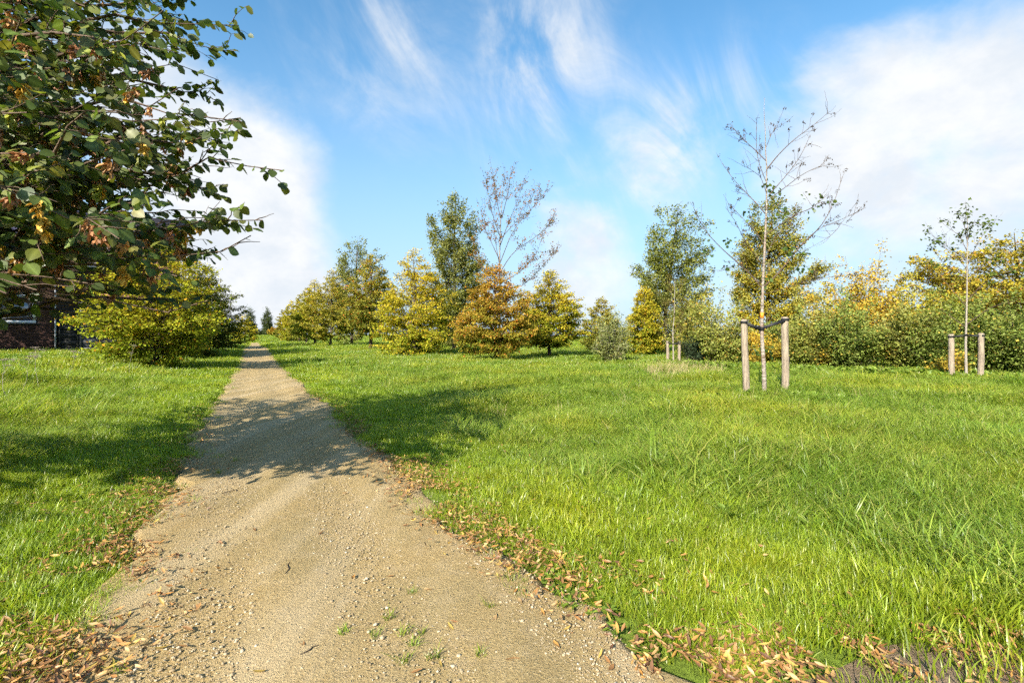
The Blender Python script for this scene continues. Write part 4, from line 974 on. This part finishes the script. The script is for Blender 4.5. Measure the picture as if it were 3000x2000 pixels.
joined_bricks(lst[240:], M['brickred'], 'brickwork', w2)
m = MB(); hbox(m, -.6, 7, -.06, .34, zc + .002, zc + .07); m.build('coping', M['white'], h2)
m = MB(); hbox(m, -.6, 7, 2.2, 2.5, 0, z2(700)); m.build('upper_wall', M['brickred'], h2)
for u0, u1 in ((-.1, .35), (.45, 1.35)):
    m = MB(); hbox(m, u0, u1, .1, .2, zc + .075, z2(828)); o = m.build('window', M['white'], h2)
    m = MB(); hbox(m, u0 + .05, u1 - .05, .085, .098, zc + .12, z2(832)); m.build('blind', M['render'], o)
m = MB(); hbox(m, 1.4, 1.75, .05, .4, zc + .075, z2(815)); m.build('pier', M['brickred'], h2)
rp = np.array([UX, UD * math.cos(R(42)) + UZ * math.sin(R(42)), -UD * math.sin(R(42)) + UZ * math.cos(R(42))])
MB().box(hp(3.2, 1.9, z2(700)) + rp[1] * 2.2, (8.4, 4.6, .1), rp).build('roof', M['tile'], h2)
# garden fence and gate, boards one by one
FO = HO + hp(.12, .1, 0)
fe = empty('garden_fence', FO); tag(fe, 'dark horizontal board fence panel next to the brick wall corner', 'fence')
fh = HC - (910 - HY) / F * 22.1 - FO[2]
def boards(root, u0, u1, z0, z1, mat, n):
    step = (z1 - z0) / n
    for i in range(n):
        m = MB(); dd = .02 if i % 2 else -.014
        m.box(hp((u0 + u1) / 2, dd, z0 + step * (i + .5)), (u1 - u0, .018, step * 1.12), AX); m.build('board', mat, root)
boards(fe, .05, .62, .1, fh, M['fence'], 11)
for u in (.02, .66): m = MB(); hbox(m, u - .035, u + .035, -.04, .04, 0, fh + .05); m.build('post', M['fence'], fe)
ga = empty('garden_gate', FO + hp(.74, 0, 0)); tag(ga, 'grey board garden gate inside a wooden frame', 'gate')
gh = HC - (888 - HY) / F * 22.3 - FO[2]
for u in (0.03, .62): m = MB(); hbox(m, u - .04, u + .04, -.05, .05, 0, gh); m.build('post', M['gate'], ga)
m = MB(); hbox(m, -.05, .70, -.052, .052, gh + .002, gh + .08); m.build('lintel', M['gate'], ga)
boards(ga, .08, .57, .1, fh - .12, M['gate'], 9)
fe2 = empty('garden_fence', FO + hp(1.45, 0, 0)); tag(fe2, 'dark board fence panel between the gate and the young yellow tree', 'fence')
boards(fe2, .0, 1.9, .1, fh - .1, M['fence'], 10)
for u in (1.92,): m = MB(); hbox(m, u - .035, u + .035, -.04, .04, 0, fh); m.build('post', M['fence'], fe2)
# pale rail glimpsed through the shrubs
ra = np.array([gx(2080, 30), 30, tz(gx(2080, 30), 30)]); rail = empty('roadside_rail', ra); tag(rail, 'pale grey metal rail glimpsed through the shrubs behind the stakes', 'rail')
zr = HC - (1014 - HY) / F * 30 - ra[2]
for zz_ in (zr, zr - .2): MB().box((3.4, 0.0, zz_), (7.6, .05, .11)).build('rail_bar', M['alu'], rail)
for i in range(4): MB().box((.2 + i * 2.1, .06, zr / 2), (.07, .05, zr)).build('post', M['alu'], rail)

# ------------------------------------------------------------------ scattering
def scatter(name, P, rot, scl, idx, protos, kind='stuff', parent=None):
    coll = bpy.data.collections.new(name + '_forms')
    for i, me in enumerate(protos):
        o = bpy.data.objects.new('form_%02d' % i, me); coll.objects.link(o)
    me = bpy.data.meshes.new(name); n = len(P)
    me.vertices.add(n); me.vertices.foreach_set('co', np.asarray(P, np.float32).ravel())
    a = me.attributes.new('rot', 'FLOAT_VECTOR', 'POINT'); a.data.foreach_set('vector', np.asarray(rot, np.float32).ravel())
    a = me.attributes.new('scl', 'FLOAT', 'POINT'); a.data.foreach_set('value', np.asarray(scl, np.float32))
    a = me.attributes.new('idx', 'INT', 'POINT'); a.data.foreach_set('value', np.asarray(idx, np.int32))
    ob = link(name, me, parent); tag(ob, kind=kind)
    g = bpy.data.node_groups.new(name, 'GeometryNodeTree')
    g.interface.new_socket('Geometry', in_out='INPUT', socket_type='NodeSocketGeometry'); g.interface.new_socket('Geometry', in_out='OUTPUT', socket_type='NodeSocketGeometry')
    gi, go = g.nodes.new('NodeGroupInput'), g.nodes.new('NodeGroupOutput')
    ip = g.nodes.new('GeometryNodeInstanceOnPoints'); ci = g.nodes.new('GeometryNodeCollectionInfo')
    ci.inputs['Collection'].default_value = coll; ci.inputs['Separate Children'].default_value = True; ci.inputs['Reset Children'].default_value = True
    def na(nm, t): x = g.nodes.new('GeometryNodeInputNamedAttribute'); x.data_type = t; x.inputs['Name'].default_value = nm; return x.outputs['Attribute']
    e2r = g.nodes.new('FunctionNodeEulerToRotation')
    L = g.links.new
    L(gi.outputs[0], ip.inputs['Points']); L(ci.outputs[0], ip.inputs['Instance']); ip.inputs['Pick Instance'].default_value = True
    L(na('idx', 'INT'), ip.inputs['Instance Index']); L(na('rot', 'FLOAT_VECTOR'), e2r.inputs[0]); L(e2r.outputs[0], ip.inputs['Rotation']); L(na('scl', 'FLOAT'), ip.inputs['Scale'])
    L(ip.outputs[0], go.inputs[0])
    md = ob.modifiers.new('scatter', 'NODES'); md.node_group = g
    return ob
def blades(seed, n, h, spread, bend, width, cols, name='tuft', mat='grass', segs=3):
    r_ = np.random.default_rng(seed); V, Fq, Ft, C = [], [], [], []; o = 0
    for i in range(n):
        a = r_.random() * 6.28; rr = spread * math.sqrt(r_.random()); b = np.array([rr * math.cos(a), rr * math.sin(a), 0])
        hh = h * r_.uniform(.45, 1.15); da = a + r_.normal(0, 1.1); dh = np.array([math.cos(da), math.sin(da), 0]); bd = bend * r_.uniform(.3, 1.5) * hh
        sd = np.array([-dh[1], dh[0], 0]) if r_.random() < .6 else np.array([math.cos(da * 3), math.sin(da * 3), 0]); w = width * r_.uniform(.6, 1.3)
        c = np.array(cols[r_.integers(len(cols))]) * r_.uniform(.75, 1.25)
        for s_ in range(segs):
            t = s_ / segs; p = b + dh * bd * t ** 1.8 + np.array([0, 0, hh * (t - .28 * bend * t * t)]); ww = w * (1 - t * .55) * (.7 if s_ == 0 else 1)
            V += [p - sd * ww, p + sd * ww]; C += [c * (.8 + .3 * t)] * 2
        V.append(b + dh * bd + np.array([0, 0, hh * (1 - .28 * bend)])); C.append(c * 1.1)
        for s_ in range(segs - 1): Fq.append((o + 2 * s_, o + 2 * s_ + 1, o + 2 * s_ + 3, o + 2 * s_ + 2))
        Ft.append((o + 2 * segs - 2, o + 2 * segs - 1, o + 2 * segs)); o += 2 * segs + 1
    return nmesh(name, np.array(V), [np.array(Fq), np.array(Ft)], M[mat], col=np.array(C))
GC = [(0.255, 0.353, 0.018), (0.292, 0.386, 0.021), (0.204, 0.288, 0.016), (0.343, 0.418, 0.030), (0.380, 0.418, 0.046), (0.219, 0.313, 0.025)]
GL = [(0.234, 0.326, 0.028), (0.277, 0.372, 0.034), (0.189, 0.281, 0.023), (0.335, 0.405, 0.052), (0.219, 0.326, 0.046), (0.423, 0.405, 0.092)]
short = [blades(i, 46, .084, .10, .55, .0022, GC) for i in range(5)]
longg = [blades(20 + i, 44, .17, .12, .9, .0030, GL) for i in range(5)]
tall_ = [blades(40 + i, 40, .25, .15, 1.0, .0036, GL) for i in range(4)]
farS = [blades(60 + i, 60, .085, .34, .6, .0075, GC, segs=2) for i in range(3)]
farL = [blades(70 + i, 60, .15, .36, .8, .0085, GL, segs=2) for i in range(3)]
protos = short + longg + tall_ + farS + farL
ks, kl, kt, kfs, kfl = range(0, 5), range(5, 10), range(10, 14), range(14, 17), range(17, 20)
rg = np.random.default_rng(77)
def vnoise(x, y, s, seed=0):
    """cheap smooth 2-d noise from sines"""
    r_ = np.random.default_rng(seed); o = 0
    for i in range(6):
        a, ph = r_.random() * 6.28, r_.random() * 6.28; k = s * r_.uniform(.6, 1.9); o = o + np.sin((x * math.cos(a) + y * math.sin(a)) * k + ph)
    return o / 3.2
bands = [(0.9, 3.2, 420), (3.2, 6, 260), (6, 10, 150), (10, 16, 80), (16, 28, 26), (28, 50, 11), (50, 85, 5), (85, 170, 2.0)]
PP_, SC_, ID_, RT_ = [], [], [], []
for r0, r1, dens in bands:
    amax = R(62) if r0 < 10 else R(56)
    n = int(amax * (r1 ** 2 - r0 ** 2) * dens)
    r_ = np.sqrt(rg.uniform(r0 ** 2, r1 ** 2, n)); a = rg.uniform(-amax, amax, n); x, y = r_ * np.sin(a), r_ * np.cos(a)
    s_, t_ = st(x, y)
    cur = 6.0 * sstep(84, 112, s_) ** 1.5
    e = np.maximum(t_ - TR - cur, TL + cur - t_)                    # distance outside the path edge
    e = np.where(s_ > 110, 5, e)
    e = e - flare(s_) * np.where(t_ > 0, 1, .4) + .07 * vnoise(x, y, 5, 1) + .05 * vnoise(x, y, 14, 2)
    pk = np.clip((e + .15) / .20, 0, 1) ** 1.1
    soil_ = (x > .8) & (y < side_edge(x) + .15 + .12 * vnoise(x, y, 6, 3))
    pk = np.where(soil_, np.where(y > side_edge(x) - .35, .10, .015), pk)
    pk = np.where((e < -.06) & (e > -.24) & ~soil_, .035, pk)
    keep_ = rg.random(n) < pk
    # keep the house footprint free
    hu = (x - HO[0]) * UX[0] + (y - HO[1]) * UX[1]; hd = (x - HO[0]) * UD[0] + (y - HO[1]) * UD[1]
    keep_ &= ~((hu < 0) & (hd > -.05))
    x, y, t_, s_, e, r_ = x[keep_], y[keep_], t_[keep_], s_[keep_], e[keep_], r_[keep_]
    n = len(x); nz_ = vnoise(x, y, .55, 4); nf = vnoise(x, y, 2.2, 5)
    right = sstep(1.6, 3.6, t_ + .8 * nz_); left = sstep(1.5, 3.0, -t_ + .5 * nz_)
    L_ = np.where(t_ > 0, right, left) * np.where(s_ > 34, .35, 1)
    kind_ = rg.random(n) < L_ * .85
    tl2 = kind_ & (rg.random(n) < np.where(t_ > 0, .04, .22) * (nf > .2))
    sc_ = rg.uniform(.75, 1.3, n) * (1 + .25 * nf) * np.clip(.62 + e * 1.2, .62, 1)
    if r0 < 16:
        ix = np.where(kind_, rg.choice(list(kl), n), rg.choice(list(ks), n)); ix = np.where(tl2, rg.choice(list(kt), n), ix)
        if r0 >= 10: sc_ *= 1.25
    else:
        ix = np.where(kind_, rg.choice(list(kfl), n), rg.choice(list(kfs), n)); sc_ *= 1 if r0 < 28 else (1.5 if r0 < 50 else 2.3)
        if r0 >= 28: sc_ *= .75
    PP_.append(np.stack([x, y, terrain(x, y) - .004], 1)); SC_.append(sc_); ID_.append(ix)
    RT_.append(np.stack([rg.normal(0, .12, n), rg.normal(0, .12, n), rg.random(n) * 6.28], 1))
scatter('grass', np.concatenate(PP_), np.concatenate(RT_), np.concatenate(SC_), np.concatenate(ID_), protos)
print('grass tufts', sum(map(len, PP_)))
# broad-leaved weeds
def rosette(seed, n, l, w, cols, el=.5):
    r_ = np.random.default_rng(seed); a = np.arange(n) * 2.4 + r_.random() * 6; D = np.stack([np.cos(a), np.sin(a), r_.uniform(.1, 1.2, n) * el], 1); NN = np.stack([-np.cos(a) * .6, -np.sin(a) * .6, np.ones(n)], 1) + r_.normal(0, .2, (n, 3))
    c = np.array([cols[r_.integers(len(cols))] for _ in range(n)]) * r_.uniform(.75, 1.25, (n, 1)); P = D * .01; P[:, 2] = r_.uniform(0, .06, n)
    return join_leaves('rosette', HEX_V * [1, 1, 1.4], HEX_F3, P, D, NN, r_.uniform(.6, 1.1, n) * l, c, M['weed'], w)
WC = [(.16, .25, .026), (.19, .28, .03), (.14, .22, .022), (.23, .30, .04)]
wp = [rosette(i, 9, .10, .55, WC) for i in range(3)] + [rosette(10 + i, 7, .20, .5, WC, .9) for i in range(3)] + [rosette(20 + i, 22, .13, .6, WC, 2.4) for i in range(3)]
def pts_in(n, f):
    out = f(n); return out
P, RT, SCc, IX = [], [], [], []
def addw(x, y, sc_, ix):
    n = len(x); P.append(np.stack([x, y, terrain(x, y)], 1)); RT.append(np.stack([rg.normal(0, .15, n), rg.normal(0, .15, n), rg.random(n) * 6.28], 1)); SCc.append(sc_); IX.append(ix)
def strip(n, s0, s1, t0, t1):
    s_ = rg.uniform(s0, s1, n); t_ = rg.uniform(t0, t1, n); return PD[0] * s_ + PP[0] * t_, PD[1] * s_ + PP[1] * t_
x, y = strip(330, 1.2, 9, TL - .75, TL - .08); addw(x, y, rg.uniform(.25, .6, len(x)), rg.integers(0, 3, len(x)))
x, y = strip(420, 1.5, 14, TR + .05, TR + .9); addw(x, y, rg.uniform(.22, .5, len(x)), rg.integers(0, 3, len(x)))
x, y = strip(500, 14, 45, TR, TR + .5); addw(x, y, rg.uniform(.6, 1.1, len(x)), rg.integers(0, 3, len(x)))
x, y = strip(300, 8, 40, TL - .6, TL); addw(x, y, rg.uniform(.6, 1.1, len(x)), rg.integers(0, 3, len(x)))
x, y = strip(220, 1.5, 12, 2.5, 9); addw(x, y, rg.uniform(.3, .6, len(x)), rg.integers(3, 6, len(x)))
x, y = strip(40, 3, 8, -3, -1.2); addw(x, y, rg.uniform(.3, .55, len(x)), rg.integers(3, 6, len(x)))
# nettles and dock along the hedge foot
HP = np.array([(1640, 24), (1800, 20.5), (1950, 18.5), (2100, 16.5), (2300, 15.2), (2500, 14.2), (2700, 13.0), (2850, 12.2), (3000, 11.8), (3250, 11.5)])
n = 2600; q = rg.random(n); yy = np.interp(q, np.linspace(0, 1, len(HP)), HP[:, 1]) + rg.uniform(-.6, 2.6, n); pxx = np.interp(q, np.linspace(0, 1, len(HP)), HP[:, 0]); xx = (pxx - 1500) / F * yy
addw(xx, yy, rg.uniform(.6, 1.3, n), rg.integers(3, 9, n))
q = rg.random(120); yy = rg.uniform(7.6, 9.8, 120); xx = gx(2245, 9) + rg.normal(0, .6, 120); addw(xx, yy, rg.uniform(.6, 1.1, 120), rg.integers(3, 9, 120))
scatter('broadleaf_weeds', np.concatenate(P), np.concatenate(RT), np.concatenate(SCc), np.concatenate(IX), wp)
# dry standing stalks in the meadow
dry = [blades(90 + i, 12, .55, .14, .35, .0028, [(.42, .34, .16), (.50, .42, .22), (.36, .27, .13)], mat='dry') for i in range(3)]
n = 230; pxx = np.concatenate([rg.normal(1990, 60, 150), rg.uniform(1300, 2900, 80)]); yy = np.concatenate([rg.normal(14.5, 1.0, 150), rg.uniform(6, 16, 80)]); xx = (pxx - 1500) / F * yy
scatter('dry_grass_stalks', np.stack([xx, yy, terrain(xx, yy)], 1), np.stack([rg.normal(0, .2, n), rg.normal(0, .2, n), rg.random(n) * 6], 1), np.concatenate([rg.uniform(.55, 1.0, 150), rg.uniform(.3, .7, 80)]), rg.integers(0, 3, n), dry)
# ------------------------------------------------------------------ fallen leaves
def fallen(seed, col):
    r_ = np.random.default_rng(seed); k = 6; v = []; tw = r_.normal(0, .5); cu = r_.uniform(.1, .5)
    for i in range(k + 1):
        t = i / k; w = .14 * math.sin(math.pi * min(max(t, .03), .97)) ** .8 + .004; z = cu * (t - .5) ** 2 + .05; a = tw * (t - .5) * 2
        for s_ in (-1, 0, 1): v.append((w * s_ * math.cos(a), t - .5, z + w * s_ * math.sin(a) + abs(s_) * w * .45))
    f = [(i * 3 + j, i * 3 + j + 1, i * 3 + j + 4, i * 3 + j + 3) for i in range(k) for j in range(2)]
    return nmesh('fallen_leaf', v, np.array(f), M['dry'], col=np.tile(col, (len(v), 1)))
FC = [(.34, .18, .065), (.42, .24, .09), (.24, .12, .045), (.47, .30, .13), (.30, .15, .05), (.17, .085, .04), (.40, .20, .05), (.38, .26, .06)]
fl = [fallen(i, c) for i, c in enumerate(FC)]
P, RT, SCc = [], [], []
def addl(x, y, lift=.03):
    n = len(x); P.append(np.stack([x, y, terrain(x, y) + rg.uniform(.008, lift, n)], 1)); RT.append(np.stack([rg.normal(0, .35, n), rg.normal(0, .35, n), rg.random(n) * 6.28], 1)); SCc.append(rg.uniform(.018, .050, n))
def clumped(x, y, th, seed): k = vnoise(x, y, 4.0, seed) + .5 * vnoise(x, y, 11, seed + 1) > th; return x[k], y[k]
s_ = rg.gamma(2.0, 2.0, 6200) + .9; t_ = TR + flare(s_) + rg.normal(.06, .15, len(s_)); addl(*clumped(PD[0] * s_ + PP[0] * t_, PD[1] * s_ + PP[1] * t_, -.25, 31), .05)
s_ = rg.gamma(2.0, 1.2, 7000) + 1.0; t_ = TL - .4 * flare(s_) - rg.normal(.10, .18, len(s_)); addl(*clumped(PD[0] * s_ + PP[0] * t_, PD[1] * s_ + PP[1] * t_, -.2, 41), .05)
x = rg.uniform(.45, 3.4, 3400); y = side_edge(x) + rg.normal(.05, .14, len(x)); addl(*clumped(x, y, -.3, 51))
s_ = rg.uniform(.9, 3.0, 3400); t_ = TL - .4 * flare(s_) - rg.normal(.14, .18, len(s_)); addl(*clumped(PD[0] * s_ + PP[0] * t_, PD[1] * s_ + PP[1] * t_, -.3, 71), .05)
x = rg.uniform(.38, 1.1, 800); y = rg.normal(1.66, .12, len(x)) + .1 * x; k = st(x, y)[1] > TR + flare(st(x, y)[0]) - .08; addl(x[k], y[k], .05)
x = rg.uniform(.8, 3.6, 160); y = side_edge(x) - rg.uniform(.0, .8, len(x)); addl(x, y, .04)
s_ = rg.uniform(1, 9, 330); t_ = TR + rg.uniform(.2, 1.3, 330); addl(PD[0] * s_ + PP[0] * t_, PD[1] * s_ + PP[1] * t_, .07)
s_ = rg.uniform(1, 5, 260); t_ = TL - rg.uniform(.2, 1.0, 260); addl(PD[0] * s_ + PP[0] * t_, PD[1] * s_ + PP[1] * t_, .06)
Pn = np.concatenate(P); scatter('leaf_litter', Pn, np.concatenate(RT), np.concatenate(SCc), rg.integers(0, len(fl), len(Pn)), fl)
# single fallen leaves on the path
singles = [(230, 1925), (580, 1790), (745, 1560), (690, 1480), (885, 1895), (1035, 1695), (1145, 1690), (1255, 1730), (1320, 1845), (1335, 1830), (1290, 1960), (1450, 1820), (1510, 1735), (1590, 1800), (1630, 1900), (1500, 1945), (1405, 1620), (1410, 1680), (1660, 1850), (1780, 1945), (1790, 1970), (940, 1565), (870, 1720), (640, 1600), (470, 1910), (520, 1640), (600, 1490), (930, 1390), (1010, 1450), (1505, 1660), (1220, 1980), (760, 1980)]
def pz(x, y): return tz(x, y) + .012 + .012 * math.sin(x * 2.1 + y) * math.sin(y * 1.7)
def onpath(pxx, pyy): Y = HC * F / (pyy - HY); return gx(pxx, Y), Y
for a, b in singles:
    x, y = onpath(a, b); o = link('fallen_leaf', fl[rg.integers(len(fl))], None, (x, y, pz(x, y) + .001)); o.rotation_euler = (rg.normal(0, .12), rg.normal(0, .12), rg.random() * 6.28); o.scale = (rg.uniform(.035, .06),) * 3
    tag(o, 'single curled brown leaf lying on the gravel path', 'leaf', 'single fallen leaves on the path')
# grass tufts that grow on the path
tuf = [blades(120 + i, 26, .045, .022, .9, .0016, GC) for i in range(3)]
for a, b in [(1270, 1938), (1180, 1865), (1205, 1740), (1410, 1930), (1100, 1872), (1182, 1945), (1235, 1862), (1140, 1815), (1210, 1900), (640, 1385), (690, 1350), (355, 1975), (1435, 1782), (1005, 1860), (330, 1745), (310, 1760)]:
    x, y = onpath(a, b); o = link('grass_tuft', tuf[rg.integers(3)], None, (x, y, pz(x, y) - .002)); o.rotation_euler = (0, 0, rg.random() * 6); o.scale = (rg.uniform(.8, 1.3),) * 3
    tag(o, 'small green grass tuft growing in the gravel path', 'grass tuft', 'grass tufts on the path')
# ------------------------------------------------------------------ stones of the path
def stone(seed):
    r_ = np.random.default_rng(seed); v, f = [], []; k, m_ = 7, 4
    sc3 = np.array([1, r_.uniform(.6, .9), r_.uniform(.35, .6)])
    for i in range(m_):
        ph = -.5 * math.pi + math.pi * (i + .5) / m_
        for j in range(k): th = 2 * math.pi * j / k + i * .3; v.append(np.array([math.cos(ph) * math.cos(th), math.cos(ph) * math.sin(th), math.sin(ph)]) * r_.uniform(.78, 1.15) * sc3)
    for i in range(m_ - 1):
        for j in range(k): f.append((i * k + j, i * k + (j + 1) % k, (i + 1) * k + (j + 1) % k, (i + 1) * k + j))
    return nmesh('stone', np.array(v) * .5, [np.array(f), np.array([list(range(k))[::-1], [(m_ - 1) * k + j for j in range(k)]])], M['pebble'])
stn = [stone(i) for i in range(6)]
n = 130000; r_ = rg.uniform(1.2, 8.5, n); a = rg.uniform(-R(58), R(50), n); x, y = r_ * np.sin(a), r_ * np.cos(a); s_, t_ = st(x, y)
k = (t_ > TL - .1 + .1 * vnoise(x, y, 6, 9)) & (t_ < TR + .1 + .1 * vnoise(x, y, 5, 8)) & (rg.random(n) < np.clip(.65 + .45 * vnoise(x, y, 2.5, 61), .30, 1))
x, y = x[k], y[k]; n = len(x)
sz = np.clip(rg.lognormal(-4.98, .38, n), .0035, .017)
scatter('gravel', np.stack([x, y, terrain(x, y) + .012 + .012 * np.sin(x * 2.1 + y) * np.sin(y * 1.7) + .0007], 1), rg.uniform(0, 6.28, (n, 3)) * [.06, .06, 1], sz, rg.integers(0, 6, n), stn, parent=path)
n = 0
while n < 280:
    Y = rg.uniform(1.62, 4.2) ** 1.0; pxx = rg.uniform(120, 1900); x = gx(pxx, Y); s1, t1 = st(x, Y)
    if not (TL + .02 < t1 < TR - .02) or rg.random() > (2.0 / Y) ** 2: continue
    o = link('stone', stn[rg.integers(6)], path, (x, Y, tz(x, Y) + .012 + .012 * math.sin(x * 2.1 + Y) * math.sin(Y * 1.7) + .002)); s_ = rg.uniform(.010, .021); o.scale = (s_,) * 3; o.rotation_euler = (rg.normal(0, .2), rg.normal(0, .2), rg.random() * 6); n += 1
# small twigs on the path
for a, b, c0, d0, lb in [(835, 1690, 850, 1655, 'thin dark twig lying on the gravel near the middle'), (650, 1450, 700, 1440, 'short thin twig on the gravel by the shaded part'), (880, 1930, 935, 1900, 'thin twig lying low on the gravel')]:
    (x0, y0), (x1, y1) = onpath(a, b), onpath(c0, d0); z = pz(x0, y0) + .004
    o = link('fallen_twig', tubes_mesh('fallen_twig', [(np.array([[0, 0, 0], [(x1 - x0) * .35 + .01, (y1 - y0) * .4, .004], [(x1 - x0) * .7 - .006, (y1 - y0) * .7, .003], [x1 - x0, y1 - y0, 0]]), np.array([.003, .0028, .0022, .0015]))], M['barkdark'], 5), None, (x0, y0, z)); tag(o, lb, 'twig')
# ------------------------------------------------------------------ dried umbels in the rough grass by the house
def umbel(label, x, y, H, seed, heads):
    r_ = np.random.default_rng(seed); root = empty('dried_umbel', (x, y, tz(x, y))); tag(root, label, 'plant', 'dried umbel plants in the rough grass')
    k = 8; q = np.linspace(0, 1, k); stem = wobble(r_, np.stack([q * r_.normal(0, .12), q * r_.normal(0, .08), q * H], 1), .04)
    link('stem', tubes_mesh('stem', [(stem, np.linspace(.004, .002, k))], M['barkpale'], 5), root)
    for i in range(heads):
        b = stem[int(k * (.55 + .4 * i / max(1, heads))) if i else k - 1]; d = np.array([r_.normal(0, .12), r_.normal(0, .08), r_.uniform(.05, .15)]) if i else np.array([0, 0, .03]); top = b + d
        ls_ = [(np.stack([b, b + d * .6, top]), np.array([.002, .0018, .0015]))]; m = MB()
        for j in range(13):
            a = j * 2.4; rr = .07 * math.sqrt((j + .5) / 13); e = top + np.array([math.cos(a) * rr, math.sin(a) * rr, .035 - rr * .15]); ls_.append((np.stack([top, (top + e) / 2 + [0, 0, .006], e]), np.array([.0012, .001, .001])))
            for jj in range(4): m.box(e + r_.normal(0, .006, 3) * [1, 1, .4], (.006, .006, .004))
        hd = link('umbel_head', tubes_mesh('umbel_head', ls_, M['barkpale'], 4), root); m.build('seed', M['stake'], hd)
for i, (pxx, Y, top, lb, hd) in enumerate([(112, 9.5, 1022, 'tallest dried umbel plant standing in rough grass before the house', 5), (60, 8.5, 1050, 'dried umbel plant near the left picture edge, leaning in grass', 4), (185, 10.5, 1038, 'dried umbel plant with flat heads toward the young yellow tree', 4), (20, 7.5, 1062, 'short dried umbel plant at the very left edge', 3), (380, 14, 1018, 'dried umbel plant under the young yellow tree', 3)]):
    x = gx(pxx, Y); umbel(lb, x, Y, HC - (top - HY) / F * Y - tz(x, Y), 200 + i, hd)
for o in list(bpy.data.objects):
    if o.name.startswith('crown') or o.name.startswith('branchwork') or o.name.startswith('twig_work'): o['kind'] = 'stuff'
